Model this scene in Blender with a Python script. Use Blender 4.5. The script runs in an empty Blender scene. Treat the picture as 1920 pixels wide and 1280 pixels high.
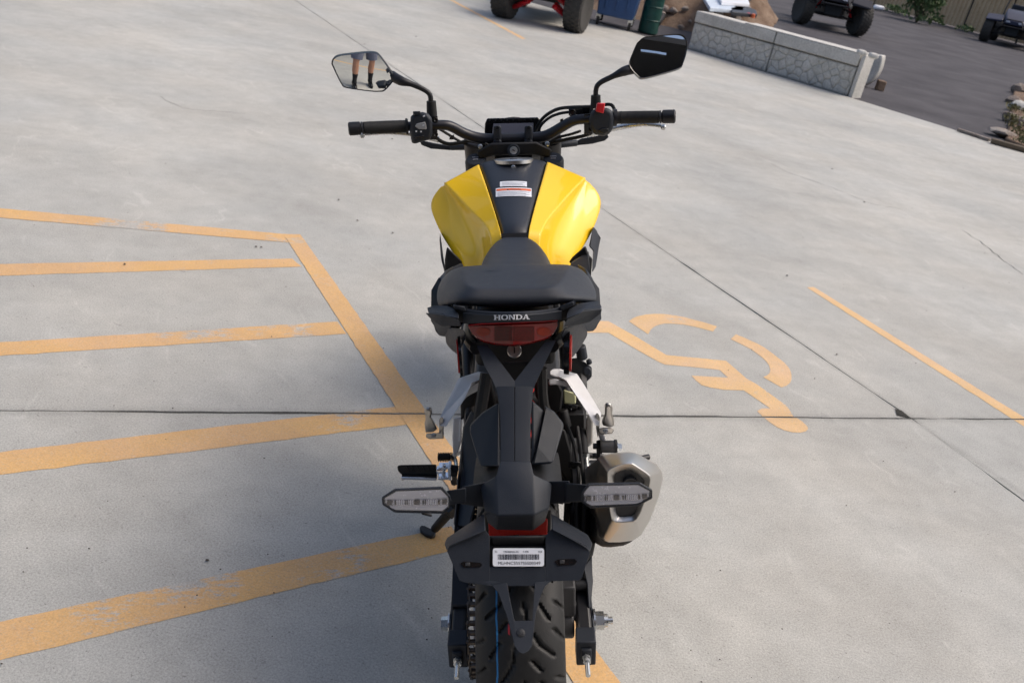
import bpy, bmesh, math, random
import numpy as np
from mathutils import Vector, Matrix
random.seed(7); rng = np.random.default_rng(7)
S = bpy.context.scene
COL = S.collection
R_ = math.radians
PI = math.pi
# ------------------------------------------------------------------ camera
FPX = 1600.0                      # focal length in photo pixels (photo is 1920 px wide)
CAM_H = 1.458; PITCH = R_(27.27); ROLL = R_(11.31)
CP = Vector((0, 0, CAM_H))
_fw = Vector((0, math.cos(PITCH), -math.sin(PITCH)))
_up = Vector((0, math.sin(PITCH), math.cos(PITCH)))
_r = Vector((1, 0, 0))
CR = math.cos(ROLL)*_r + math.sin(ROLL)*_up
CU = -math.sin(ROLL)*_r + math.cos(ROLL)*_up
cam = bpy.data.cameras.new('camera'); camo = bpy.data.objects.new('camera', cam); COL.objects.link(camo)
m = Matrix((CR, CU, -_fw)).transposed().to_4x4(); m.translation = CP
camo.matrix_world = m
cam.sensor_width = 22.3; cam.lens = 22.3*FPX/1920; cam.clip_start = 0.05; cam.clip_end = 500
cam.dof.use_dof = True; cam.dof.focus_distance = 1.75; cam.dof.aperture_fstop = 5.6
S.camera = camo
# ------------------------------------------------------------------ world, sun, exposure
SUN_EL = R_(54); SUN_AZ = R_(78)      # azimuth measured from +Y towards +X
w = bpy.data.worlds.new('World'); S.world = w; w.use_nodes = True
nt = w.node_tree; bg = nt.nodes['Background']
sky = nt.nodes.new('ShaderNodeTexSky'); sky.sky_type = 'NISHITA'; sky.sun_disc = False
sky.sun_elevation = SUN_EL; sky.sun_rotation = SUN_AZ
sky.air_density = 1.0; sky.dust_density = 5.5; sky.ozone_density = 1.0
nt.links.new(sky.outputs[0], bg.inputs[0]); bg.inputs[1].default_value = 0.135
sun = bpy.data.lights.new('sun', 'SUN'); sun.energy = 0.8; sun.angle = R_(28); sun.color = (1.0, 0.95, 0.88)
suno = bpy.data.objects.new('sun', sun); COL.objects.link(suno)
sd = Vector((math.sin(SUN_AZ)*math.cos(SUN_EL), math.cos(SUN_AZ)*math.cos(SUN_EL), math.sin(SUN_EL)))
suno.rotation_euler = (-sd).to_track_quat('-Z', 'Y').to_euler()
S.view_settings.view_transform = 'Standard'; S.view_settings.look = 'None'
S.view_settings.exposure = 0.45; S.view_settings.gamma = 1; S.view_settings.use_curve_mapping = False
S.render.engine = 'CYCLES'; S.render.resolution_x = 1024; S.render.resolution_y = 682
S.cycles.max_bounces = 8

# ------------------------------------------------------------------ measuring helpers
def ray(px, py): return (_fw*FPX + CR*(px-960) - CU*(py-640)).normalized()
def G(px, py, z=0.0):
    v = ray(px, py); return CP + v*((z-CP.z)/v.z)
BO = Vector((0.17945, 1.16403, 0)); PSI = R_(5.14); PHI = R_(11.67)
BM = Matrix.Rotation(PSI, 3, 'Z') @ Matrix.Rotation(-PHI, 3, 'Y')
BMi = BM.transposed(); CB = BMi @ (CP-BO)
def B(px, py, Y):
    v = BMi @ ray(px, py); return CB + v*((Y-CB.y)/v.y)
def Bs(lst, Y=None):
    return [B(p[0], p[1], p[2] if len(p) > 2 else Y) for p in lst]
def toward(p, d): return p + (CB-p).normalized()*d
def away(p, d): return toward(p, -d)
# ------------------------------------------------------------------ mesh helpers
def obj(name, vf, mat, parent=None, smooth=35, bevel=0, seg=2, sub=0, solid=0, crease=None, mats=None, fm=None, offs=-1):
    v, f = vf
    me = bpy.data.meshes.new(name); me.from_pydata([tuple(p) for p in v], [], f)
    if mats:
        for x in mats: me.materials.append(x)
    elif mat: me.materials.append(mat)
    if fm: me.polygons.foreach_set('material_index', fm)
    o = bpy.data.objects.new(name, me); COL.objects.link(o)
    if parent: o.parent = parent
    if smooth is not None:
        me.polygons.foreach_set('use_smooth', [True]*len(me.polygons))
        if not sub: me.set_sharp_from_angle(angle=R_(smooth))
    if crease:
        a = me.attributes.new('crease_edge', 'FLOAT', 'EDGE')
        cs = {tuple(sorted(k)): c for k, c in crease.items()}
        for e in me.edges:
            a.data[e.index].value = cs.get(tuple(sorted(e.vertices)), 0.0)
    if solid:
        md = o.modifiers.new('s', 'SOLIDIFY'); md.thickness = solid; md.offset = offs; md.use_even_offset = False
    if sub:
        md = o.modifiers.new('d', 'SUBSURF'); md.levels = sub; md.render_levels = sub
    if bevel:
        md = o.modifiers.new('b', 'BEVEL'); md.width = bevel; md.segments = seg; md.limit_method = 'ANGLE'; md.angle_limit = R_(28)
        md.harden_normals = False
    me.update()
    if len(f) > 3 and len(f) < 60000:
        bmx = bmesh.new(); bmx.from_mesh(me); bmesh.ops.recalc_face_normals(bmx, faces=bmx.faces); bmx.to_mesh(me); bmx.free()
    return o
def J(*parts):
    V = []; F = []
    for v, f in parts:
        n = len(V); V += list(v); F += [tuple(i+n for i in q) for q in f]
    return V, F
def loft(rings, cap=True, closed=True):
    n = len(rings[0]); V = [p for r in rings for p in r]; F = []
    for i in range(len(rings)-1):
        for k in range(n if closed else n-1):
            a = i*n+k; b = i*n+(k+1) % n; F.append((a, b, b+n, a+n))
    if cap and closed:
        F.append(tuple(range(n-1, -1, -1))); F.append(tuple(range((len(rings)-1)*n, len(rings)*n)))
    return V, F
def smooth_path(pts, k=5):
    pts = [Vector(p) for p in pts]; out = []
    n = len(pts)
    for i in range(n-1):
        p0 = pts[max(i-1, 0)]; p1 = pts[i]; p2 = pts[i+1]; p3 = pts[min(i+2, n-1)]
        for j in range(k):
            t = j/k
            out.append(0.5*((2*p1)+(p2-p0)*t+(2*p0-5*p1+4*p2-p3)*t*t+(3*p1-p0-3*p2+p3)*t**3))
    out.append(pts[-1]); return out
def tube(pts, r, seg=12, smoothk=0, cap=True, sx=1.0):
    pts = [Vector(p) for p in pts]
    rs = r if isinstance(r, (list, tuple)) else None
    if smoothk:
        n0 = len(pts); pts = smooth_path(pts, smoothk)
        if rs:
            rs = [np.interp(i/smoothk, range(n0), rs) for i in range(len(pts))]
    n = len(pts); rings = []; u = None
    for i in range(n):
        t = (pts[min(i+1, n-1)]-pts[max(i-1, 0)]).normalized()
        if u is None:
            u = t.orthogonal().normalized()
        else:
            u = (u - t*u.dot(t)).normalized()
        w_ = t.cross(u); rr = rs[i] if rs else r
        rings.append([pts[i]+u*math.cos(a)*rr+w_*math.sin(a)*rr*sx for a in [2*PI*k/seg for k in range(seg)]])
    return loft(rings, cap)
def cyl(a, b, r, r2=None, seg=20):
    return tube([a, b], [r, r if r2 is None else r2], seg)
def stack(a, d, prof, seg=24):
    a = Vector(a); d = Vector(d).normalized(); u = d.orthogonal().normalized(); w_ = d.cross(u)
    return loft([[a+d*h+u*math.cos(2*PI*k/seg)*r+w_*math.sin(2*PI*k/seg)*r for k in range(seg)] for h, r in prof])
def box(c, s, rot=None):
    c = Vector(c); hx, hy, hz = s[0]/2, s[1]/2, s[2]/2
    V = [Vector((x, y, z)) for x in (-hx, hx) for y in (-hy, hy) for z in (-hz, hz)]
    if rot is not None: V = [rot @ v for v in V]
    V = [v+c for v in V]
    return V, [(0, 1, 3, 2), (4, 6, 7, 5), (0, 4, 5, 1), (2, 3, 7, 6), (0, 2, 6, 4), (1, 5, 7, 3)]
def bar(a, b, w_, h, up=(0, 0, 1), w2=None, h2=None):
    a = Vector(a); b = Vector(b); d = (b-a).normalized(); s = d.cross(Vector(up)).normalized(); u = s.cross(d)
    w2 = w_ if w2 is None else w2; h2 = h if h2 is None else h2
    def rg(p, ww, hh): return [p+s*ww/2+u*hh/2, p-s*ww/2+u*hh/2, p-s*ww/2-u*hh/2, p+s*ww/2-u*hh/2]
    return loft([rg(a, w_, h), rg(b, w2, h2)])
def prism(pts, vec):
    vec = Vector(vec); return loft([[Vector(p) for p in pts], [Vector(p)+vec for p in pts]])
def awayprism(pts, d, sh=1.0):
    c = sum((Vector(p) for p in pts), Vector())/len(pts)
    v = (c-CB).normalized()*d
    return loft([[Vector(p) for p in pts], [c+(Vector(p)-c)*sh+v for p in pts]])
def ring_scale(pts, s, off=Vector((0, 0, 0))):
    c = sum(pts, Vector())/len(pts); return [c+(p-c)*s+off for p in pts]
def mirx(vf): return [Vector((-p[0], p[1], p[2])) for p in vf[0]], [tuple(reversed(f)) for f in vf[1]]
def grid(rows, closed=False):
    n = len(rows[0]); V = [p for r in rows for p in r]
    F = [(i*n+k, i*n+k+1, (i+1)*n+k+1, (i+1)*n+k) for i in range(len(rows)-1) for k in range(n-1)]
    return V, F
def tag(o, label=None, cat=None, group=None, kind=None):
    if label: o['label'] = label
    if cat: o['category'] = cat
    if group: o['group'] = group
    if kind: o['kind'] = kind
    return o
def empty(name, loc, rz=0, **k):
    o = bpy.data.objects.new(name, None); COL.objects.link(o); o.location = loc; o.rotation_euler = (0, 0, rz)
    o.empty_display_size = 0.1
    return tag(o, **k)
def copy_tree(o, parent=None):
    c = o.copy(); COL.objects.link(c); c.parent = parent
    for ch in list(o.children): copy_tree(ch, c)
    return c
def text_mesh(body, size, ext=0.0003):
    cu = bpy.data.curves.new('t', 'FONT'); cu.body = body; cu.size = size; cu.align_x = 'CENTER'; cu.align_y = 'CENTER'; cu.extrude = ext
    cu.resolution_u = 3
    o = bpy.data.objects.new('t', cu); COL.objects.link(o)
    dg = bpy.context.evaluated_depsgraph_get(); me = bpy.data.meshes.new_from_object(o.evaluated_get(dg))
    v = [Vector(p.co) for p in me.vertices]; f = [tuple(p.vertices) for p in me.polygons]
    bpy.data.objects.remove(o); return v, f
def place(vf, o, x, y, wid=None, bold=0):
    """lay flat geometry (x right, y up) in the plane (o; x, y)"""
    x = Vector(x).normalized(); y = Vector(y); y = (y-x*y.dot(x)).normalized(); n = x.cross(y)
    v, f = vf; s = 1
    if wid:
        w0 = max(p[0] for p in v)-min(p[0] for p in v); s = wid/w0
    return [Vector(o)+x*p[0]*s+y*p[1]*(s if not wid else 1)+n*(p[2] if len(p) > 2 else 0) for p in v], f
# ------------------------------------------------------------------ materials
def mat(name, col, rough=0.5, metal=0.0, noise=0.0, scale=60, bump=0.0, bscale=400, coat=0.0, ior=1.45, dirt=None, spec=0.5, rvar=0.08, em=None, alpha=None, trans=0):
    mt = bpy.data.materials.new(name); mt.use_nodes = True; n = mt.node_tree.nodes; l = mt.node_tree.links
    p = n['Principled BSDF']
    p.inputs['Base Color'].default_value = (*col, 1); p.inputs['Roughness'].default_value = rough; p.inputs['Metallic'].default_value = metal
    p.inputs['Specular IOR Level'].default_value = spec; p.inputs['IOR'].default_value = ior
    if trans: p.inputs['Transmission Weight'].default_value = trans
    if coat: p.inputs['Coat Weight'].default_value = coat; p.inputs['Coat Roughness'].default_value = 0.045
    tc = n.new('ShaderNodeTexCoord')
    nz = n.new('ShaderNodeTexNoise'); nz.inputs['Scale'].default_value = scale; nz.inputs['Detail'].default_value = 6
    l.new(tc.outputs['Object'], nz.inputs['Vector'])
    if noise:
        mx = n.new('ShaderNodeMix'); mx.data_type = 'RGBA'
        mx.inputs[6].default_value = (*[c*(1-noise) for c in col], 1); mx.inputs[7].default_value = (*[min(1, c*(1+noise)) for c in col], 1)
        l.new(nz.outputs[0], mx.inputs[0]); l.new(mx.outputs[2], p.inputs['Base Color'])
    mr = n.new('ShaderNodeMapRange'); mr.inputs[3].default_value = max(0.02, rough-rvar); mr.inputs[4].default_value = rough+rvar
    l.new(nz.outputs[0], mr.inputs[0]); l.new(mr.outputs[0], p.inputs['Roughness'])
    if bump:
        nb = n.new('ShaderNodeTexNoise'); nb.inputs['Scale'].default_value = bscale; nb.inputs['Detail'].default_value = 3
        l.new(tc.outputs['Object'], nb.inputs['Vector'])
        b = n.new('ShaderNodeBump'); b.inputs['Strength'].default_value = bump; b.inputs['Distance'].default_value = 0.002
        l.new(nb.outputs[0], b.inputs['Height']); l.new(b.outputs[0], p.inputs['Normal'])
    return mt
M = {}
M['plastic'] = mat('matte_black_plastic', (0.021, 0.025, 0.033), 0.47, spec=.36, noise=.12, bump=.25, bscale=900)
M['plastic_dark'] = mat('deep_black_plastic', (0.006, 0.006, 0.007), 0.55, noise=.2, bump=.2, bscale=600)
M['gloss_black'] = mat('gloss_black', (0.008, 0.008, 0.009), 0.16, rvar=.05)
M['seat'] = mat('seat_vinyl', (0.018, 0.022, 0.031), 0.45, noise=.1, bump=.5, bscale=1100)
M['cover'] = mat('tank_cover', (0.020, 0.023, 0.030), 0.38, noise=.08, bump=.2, bscale=1300)
M['yellow'] = mat('yellow_paint', (0.97, 0.60, 0.014), 0.40, coat=.6, spec=.3, noise=.02, rvar=.02)
M['rubber'] = mat('rubber', (0.014, 0.014, 0.014), 0.68, noise=.2, bump=.3, bscale=500)
M['steel'] = mat('brushed_steel', (0.60, 0.585, 0.56), 0.34, 1.0, noise=.12, scale=14, rvar=.06)
M['alu'] = mat('cast_aluminium', (0.58, 0.58, 0.60), 0.42, 0.15, noise=.1, bump=.15, bscale=700)
M['peg'] = mat('peg_metal', (0.42, 0.40, 0.37), 0.33, 1.0, noise=.15)
M['zinc'] = mat('zinc_bolt', (0.62, 0.64, 0.64), 0.28, .9, noise=.1)
M['chrome'] = mat('chrome', (0.8, 0.82, 0.86), 0.10, 1.0)
M['engine'] = mat('engine_grey', (0.05, 0.05, 0.052), 0.5, 0.4, noise=.25, bump=.3)
M['black_metal'] = mat('black_painted_metal', (0.012, 0.012, 0.014), 0.42, noise=.1, rvar=.06)
M['bar'] = mat('handlebar_paint', (0.022, 0.022, 0.026), 0.33, 0.3)
M['red_lens'] = mat('red_lens', (0.20, 0.003, 0.002), 0.16, rvar=.03, spec=.5, coat=.25)
M['red_lens_dark'] = mat('red_lens_dark', (0.07, 0.002, 0.001), 0.2, spec=.35, noise=.5, scale=240, rvar=.03)
M['red_lens_amber'] = mat('red_lens_warm', (0.24, 0.018, 0.003), 0.2, spec=.35, noise=.3, scale=240)
M['red'] = mat('red_plastic', (0.55, 0.01, 0.02), 0.35)
M['reflector'] = mat('red_reflector', (0.38, 0.008, 0.004), 0.3, spec=.3, bump=.6, bscale=900)
M['white'] = mat('white_paper', (0.78, 0.80, 0.84), 0.35)
M['ink'] = mat('black_ink', (0.03, 0.03, 0.035), 0.5)
M['inkgrey'] = mat('grey_ink', (0.35, 0.36, 0.40), 0.5)
M['orange'] = mat('orange_print', (0.75, 0.16, 0.06), 0.4)
M['mirror'] = mat('mirror_glass', (0.86, 0.88, 0.88), 0.012, 1.0, rvar=0.0)
M['screen'] = mat('lcd_screen', (0.32, 0.32, 0.38), 0.18, coat=.5)
M['lens_silver'] = mat('indicator_reflector', (0.60, 0.60, 0.64), 0.25, 0.3, noise=.06, scale=200)
M['lens_band'] = mat('indicator_prisms', (0.40, 0.40, 0.44), 0.15, 0.8, noise=.3, scale=400)
M['lens_rib'] = mat('prism_white', (0.80, 0.80, 0.84), 0.15)
M['lens_amber'] = mat('indicator_bulb', (0.035, 0.018, 0.014), 0.15, coat=1)
M['clear'] = mat('clear_lens', (0.95, 0.95, 0.97), 0.03, trans=1.0, ior=1.2, rvar=0.0)
def make_clear():
    mt = bpy.data.materials.new('clear_lens_skin'); mt.use_nodes = True; n = mt.node_tree.nodes; l = mt.node_tree.links; n.clear()
    o = n.new('ShaderNodeOutputMaterial'); ms = n.new('ShaderNodeMixShader'); f = n.new('ShaderNodeFresnel'); f.inputs[0].default_value = 1.4
    t = n.new('ShaderNodeBsdfTransparent'); g = n.new('ShaderNodeBsdfGlossy'); g.inputs['Roughness'].default_value = .05; t.inputs[0].default_value = (.94, .94, .96, 1)
    l.new(f.outputs[0], ms.inputs[0]); l.new(t.outputs[0], ms.inputs[1]); l.new(g.outputs[0], ms.inputs[2]); l.new(ms.outputs[0], o.inputs[0]); return mt
M['clear'] = make_clear()
M['resv'] = mat('brake_fluid_plastic', (0.62, 0.62, 0.36), 0.4, noise=.08)
M['spring'] = mat('red_spring', (0.6, 0.02, 0.015), 0.35)
M['chain'] = mat('chain_steel', (0.11, 0.095, 0.082), 0.34, 1.0, noise=.4, scale=300)
M['grease'] = mat('chain_roller', (0.16, 0.12, 0.09), 0.3, 1.0, noise=.4, scale=300)
M['silver_button'] = mat('grey_button', (0.36, 0.36, 0.36), 0.45)
M['dusty'] = mat('dusty_rubber', (0.045, 0.042, 0.038), 0.8, noise=.35, scale=12)
M['blue'] = mat('blue_skip_paint', (0.028, 0.075, 0.19), 0.5, noise=.2, scale=8)
M['green'] = mat('green_drum_paint', (0.010, 0.06, 0.048), 0.45, noise=.5, scale=9)
M['buggy_red'] = mat('buggy_red_paint', (0.48, 0.012, 0.02), 0.3, coat=.5)
M['skin'] = mat('skin', (0.42, 0.21, 0.13), 0.5, noise=.08, scale=20)
M['shorts'] = mat('grey_shorts', (0.13, 0.14, 0.19), 0.9, noise=.2, bump=.5)
M['shirt'] = mat('dark_shirt', (0.03, 0.03, 0.04), 0.9, noise=.2, bump=.5)
M['sock'] = mat('black_sock', (0.012, 0.012, 0.014), 0.95)
M['hair'] = mat('brown_hair', (0.03, 0.018, 0.01), 0.8, bump=1)
M['tarp'] = mat('pale_blue_plastic', (0.55, 0.62, 0.70), 0.5, noise=.2, scale=15)

def nodes_of(mt): return mt.node_tree.nodes, mt.node_tree.links, mt.node_tree.nodes['Principled BSDF']
def noise_node(n, l, src, scale, detail=6, stretch=None, rough=.55, rot=0.0):
    nz = n.new('ShaderNodeTexNoise'); nz.inputs['Scale'].default_value = scale; nz.inputs['Detail'].default_value = detail; nz.inputs['Roughness'].default_value = rough
    if stretch:
        mp = n.new('ShaderNodeMapping'); mp.inputs['Scale'].default_value = stretch; mp.inputs['Rotation'].default_value = (0, 0, rot)
        # rotate first, then scale
        mp2 = n.new('ShaderNodeMapping'); mp2.inputs['Rotation'].default_value = (0, 0, rot); mp.inputs['Rotation'].default_value = (0, 0, 0)
        l.new(src, mp2.inputs[0]); l.new(mp2.outputs[0], mp.inputs[0]); l.new(mp.outputs[0], nz.inputs['Vector'])
    else: l.new(src, nz.inputs['Vector'])
    return nz.outputs[0]
def rampf(n, l, src, a, b, c=0.0, d=1.0):
    r = n.new('ShaderNodeMapRange'); r.inputs[1].default_value = a; r.inputs[2].default_value = b; r.inputs[3].default_value = c; r.inputs[4].default_value = d
    l.new(src, r.inputs[0]); return r.outputs[0]
def mul(n, l, a, b, op='MULTIPLY'):
    x = n.new('ShaderNodeMath'); x.operation = op
    for i, q in enumerate((a, b)):
        if isinstance(q, (int, float)): x.inputs[i].default_value = q
        else: l.new(q, x.inputs[i])
    return x.outputs[0]
def mixc(n, l, f, a, b):
    x = n.new('ShaderNodeMix'); x.data_type = 'RGBA'
    for i, q in ((0, f), (6, a), (7, b)):
        if isinstance(q, (int, float)): x.inputs[i].default_value = q
        elif isinstance(q, tuple): x.inputs[i].default_value = (*q, 1)
        else: l.new(q, x.inputs[i])
    return x.outputs[2]
def line2(pa, pb):
    a = Vector(pa[:2]); b = Vector(pb[:2]); d = (b-a).normalized(); return a, d, Vector((-d.y, d.x))
JA = line2(G(0, 769), G(1905, 786))                       # long joint across the picture
JU = line2(G(614, 42), G(1700, 778))                      # joint going away, beyond JA
JL = line2(G(1712, 786), G(1920, 938))                    # its continuation this side of JA
EDG = line2(G(1597, 184), G(1288, 92))                    # far edge of the concrete
EDG2 = line2(G(1920, 284), G(1597, 184))
def concrete_tone(n, l, pos):
    """broad stains, sweeping streaks, mottling and fine grit of weathered concrete: a factor around 1"""
    big = rampf(n, l, noise_node(n, l, pos, 0.55, 6, None, .6), .34, .66, .86, 1.07)
    patch = rampf(n, l, noise_node(n, l, pos, 1.7, 7, (1, 1.6, 1), .58, R_(30)), .36, .64, .94, 1.04)
    st = rampf(n, l, noise_node(n, l, pos, 1.0, 7, (0.35, 2.0, 1), .55, R_(38)), .35, .7, .95, 1.03)
    st2 = rampf(n, l, noise_node(n, l, pos, 2.6, 9, (0.4, 2.2, 1), .66, R_(-18)), .35, .68, .96, 1.03)
    mid = rampf(n, l, noise_node(n, l, pos, 11, 9, None, .68), .3, .7, .91, 1.07)
    fine = rampf(n, l, noise_node(n, l, pos, 210, 3, None, .85), .3, .7, .68, 1.27)
    pit = rampf(n, l, noise_node(n, l, pos, 70, 2, (1, 2.2, 1), .6, R_(20)), .26, .34, .60, 1.0)
    sp = rampf(n, l, noise_node(n, l, pos, 17, 3, (1, 2.6, 1), .6, R_(15)), .27, .31, .80, 1.0)
    rd = n.new('ShaderNodeMath'); rd.operation = 'ABSOLUTE'; l.new(mul(n, l, noise_node(n, l, pos, 2.3, 3, (1, .45, 1), .5, R_(-35)), -.5, 'ADD'), rd.inputs[0])
    br = rampf(n, l, noise_node(n, l, pos, 5, 3), .5, .62)
    scr = mul(n, l, 1.0, mul(n, l, mul(n, l, rampf(n, l, rd.outputs[0], 0, .010, .13, 0), br), 1.0), 'ADD')
    t = mul(n, l, big, st)
    for q in (patch, st2, mid, fine, pit, sp, scr): t = mul(n, l, t, q)
    for pa, pb, hw, gain in (((-40, 160), (800, 258), .16, .90), ((60, 300), (520, 330), .22, .94), ((1180, 300), (1640, 395), .10, .90), ((1290, 462), (1520, 600), .05, 1.09),
                             ((1560, 470), (1900, 640), .30, .93), ((300, 120), (620, 200), .25, 1.05), ((420, 760), (400, 1250), .10, 1.05), ((1250, 1120), (1640, 1230), .03, 1.07), ((1080, 120), (1500, 230), .18, .94)):
        a_ = G(*pa); b_ = G(*pb); dd = (b_-a_); L_ = dd.length; dd.normalize(); nv = Vector((-dd.y, dd.x, 0))
        sb = n.new('ShaderNodeVectorMath'); sb.operation = 'SUBTRACT'; l.new(pos, sb.inputs[0]); sb.inputs[1].default_value = a_
        outs = []
        for vv in (dd, nv):
            q = n.new('ShaderNodeVectorMath'); q.operation = 'DOT_PRODUCT'; l.new(sb.outputs[0], q.inputs[0]); q.inputs[1].default_value = vv; outs.append(q.outputs['Value'])
        wn = mul(n, l, mul(n, l, noise_node(n, l, pos, 1.4, 5), -.5, 'ADD'), hw*5)
        ab = n.new('ShaderNodeMath'); ab.operation = 'ABSOLUTE'; l.new(mul(n, l, outs[1], wn, 'ADD'), ab.inputs[0])
        f = mul(n, l, rampf(n, l, ab.outputs[0], 0, hw, 1, 0), mul(n, l, rampf(n, l, outs[0], 0, L_*.25, 0, 1), rampf(n, l, outs[0], L_*.75, L_, 1, 0)))
        f = mul(n, l, f, rampf(n, l, noise_node(n, l, pos, 4, 5), .35, .6))
        t = mul(n, l, t, mul(n, l, mul(n, l, f, gain-1.0), 1.0, 'ADD'))
    for ln in (JA, JU):
        sb = n.new('ShaderNodeVectorMath'); sb.operation = 'SUBTRACT'; l.new(pos, sb.inputs[0]); sb.inputs[1].default_value = (ln[0].x, ln[0].y, 0)
        dt = n.new('ShaderNodeVectorMath'); dt.operation = 'DOT_PRODUCT'; l.new(sb.outputs[0], dt.inputs[0]); dt.inputs[1].default_value = (ln[2].x, ln[2].y, 0)
        ab = n.new('ShaderNodeMath'); ab.operation = 'ABSOLUTE'; l.new(dt.outputs['Value'], ab.inputs[0])
        t = mul(n, l, t, rampf(n, l, mul(n, l, ab.outputs[0], mul(n, l, noise_node(n, l, pos, 14, 4), -.02), 'ADD'), -.010, .022, .84, 1.0))
    return t, fine
def make_concrete():
    mt = bpy.data.materials.new('weathered_concrete'); mt.use_nodes = True; n, l, p = nodes_of(mt)
    g = n.new('ShaderNodeNewGeometry'); pos = g.outputs['Position']
    t, fine = concrete_tone(n, l, pos)
    hue = rampf(n, l, noise_node(n, l, pos, 1.3, 4), .35, .65)
    base = mixc(n, l, hue, (0.440, 0.440, 0.414), (0.465, 0.452, 0.412))
    vm = n.new('ShaderNodeVectorMath'); vm.operation = 'SCALE'; l.new(base, vm.inputs[0]); l.new(t, vm.inputs['Scale'])
    l.new(vm.outputs[0], p.inputs['Base Color'])
    p.inputs['Roughness'].default_value = 0.85; p.inputs['Specular IOR Level'].default_value = 0.25
    b = n.new('ShaderNodeBump'); b.inputs['Strength'].default_value = 0.25; b.inputs['Distance'].default_value = 0.003
    l.new(fine, b.inputs['Height']); l.new(b.outputs[0], p.inputs['Normal']); return mt
def make_paint(name, col, wear=.60):
    mt = bpy.data.materials.new(name); mt.use_nodes = True; n, l, p = nodes_of(mt)
    g = n.new('ShaderNodeNewGeometry'); pos = g.outputs['Position']
    t, fine = concrete_tone(n, l, pos)
    t2 = rampf(n, l, t, .5, 1.4, .72, 1.25)
    c = mixc(n, l, rampf(n, l, noise_node(n, l, pos, 3.5, 5), .35, .65), col, tuple(x*y for x, y in zip(col, (0.94, .97, 1.25))))
    vm = n.new('ShaderNodeVectorMath'); vm.operation = 'SCALE'; l.new(c, vm.inputs[0]); l.new(t2, vm.inputs['Scale'])
    l.new(vm.outputs[0], p.inputs['Base Color']); p.inputs['Roughness'].default_value = .75; p.inputs['Specular IOR Level'].default_value = .3
    patch = rampf(n, l, noise_node(n, l, pos, 2.6, 3), wear-.08, wear+.10, 0, .30)
    fl = noise_node(n, l, pos, 38, 7, (0.6, 1.8, 1), .78, R_(-20)); gr = noise_node(n, l, pos, 160, 3, None, .8)
    worn = rampf(n, l, mul(n, l, mul(n, l, fl, patch, 'ADD'), mul(n, l, gr, .12), 'ADD'), .655, .79, .0, .92)
    worn = mul(n, l, worn, rampf(n, l, gr, .52, .66, 0, .30), 'ADD')
    wc = n.new('ShaderNodeClamp'); l.new(worn, wc.inputs[0])
    cc = n.new('ShaderNodeVectorMath'); cc.operation = 'SCALE'; cc.inputs[0].default_value = (.462, .455, .425); l.new(t, cc.inputs['Scale'])
    l.new(mixc(n, l, wc.outputs[0], vm.outputs[0], cc.outputs[0]), p.inputs['Base Color'])
    return mt
def make_rough(name, c1, c2, scale, fscale=120, bump=.6, dist=.01, rough=.9):
    mt = bpy.data.materials.new(name); mt.use_nodes = True; n, l, p = nodes_of(mt)
    g = n.new('ShaderNodeNewGeometry'); pos = g.outputs['Position']
    a = noise_node(n, l, pos, scale, 8, None, .6); b_ = noise_node(n, l, pos, fscale, 4, None, .7)
    c = mixc(n, l, rampf(n, l, a, .35, .65), c1, c2)
    vm = n.new('ShaderNodeVectorMath'); vm.operation = 'SCALE'; l.new(c, vm.inputs[0]); l.new(rampf(n, l, b_, .3, .7, .75, 1.2), vm.inputs['Scale'])
    l.new(vm.outputs[0], p.inputs['Base Color']); p.inputs['Roughness'].default_value = rough; p.inputs['Specular IOR Level'].default_value = .3
    bb = n.new('ShaderNodeBump'); bb.inputs['Strength'].default_value = bump; bb.inputs['Distance'].default_value = dist
    l.new(b_, bb.inputs['Height']); l.new(bb.outputs[0], p.inputs['Normal']); return mt
M['concrete'] = make_concrete()
M['paint'] = make_paint('worn_yellow_road_paint', (0.66, 0.405, 0.165))
M['paint2'] = make_paint('yellow_road_paint', (0.70, 0.46, 0.215), .66)
M['asphalt'] = make_rough('asphalt', (0.050, 0.047, 0.052), (0.085, 0.080, 0.086), 1.2, 90, .5)
M['earth'] = make_rough('dirt', (0.16, 0.10, 0.065), (0.28, 0.20, 0.14), 3, 40, 1, .03)
M['joint'] = make_rough('joint_dirt', (0.02, 0.02, 0.018), (0.045, 0.042, 0.036), 20, 200)
M['block'] = make_rough('cast_block_concrete', (0.47, 0.455, 0.415), (0.60, 0.58, 0.535), 3.5, 60, .3)
M['block_light'] = make_rough('pale_block_concrete', (0.50, 0.49, 0.45), (0.60, 0.58, 0.54), 4, 60, .3)
M['stone'] = make_rough('cast_stone', (0.50, 0.485, 0.44), (0.62, 0.60, 0.55), 5, 50, .7, .012)
M['mortar'] = make_rough('cast_joint', (0.40, 0.39, 0.355), (0.47, 0.455, 0.42), 8, 60, .5)
M['rock'] = make_rough('rock', (0.22, 0.17, 0.14), (0.42, 0.38, 0.34), 4, 40, 1, .03)
M['fence'] = make_rough('tan_sheet_steel', (0.60, 0.43, 0.26), (0.66, 0.48, 0.30), 2, 30, 0)
M['roof'] = mat('dark_canopy', (0.025, 0.025, 0.028), .7)
M['wallpaint'] = mat('shop_wall', (0.10, 0.10, 0.11), .8)
M['leaf'] = mat('leaf_green', (0.035, 0.085, 0.02), .6, noise=.4, scale=6)
M['leaf2'] = mat('leaf_pale', (0.09, 0.14, 0.05), .6, noise=.4, scale=6)
M['dry'] = mat('dry_weed', (0.15, 0.14, 0.065), .7, noise=.4, scale=6)
M['bark'] = mat('stem', (0.12, 0.09, 0.06), .8)

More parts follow.
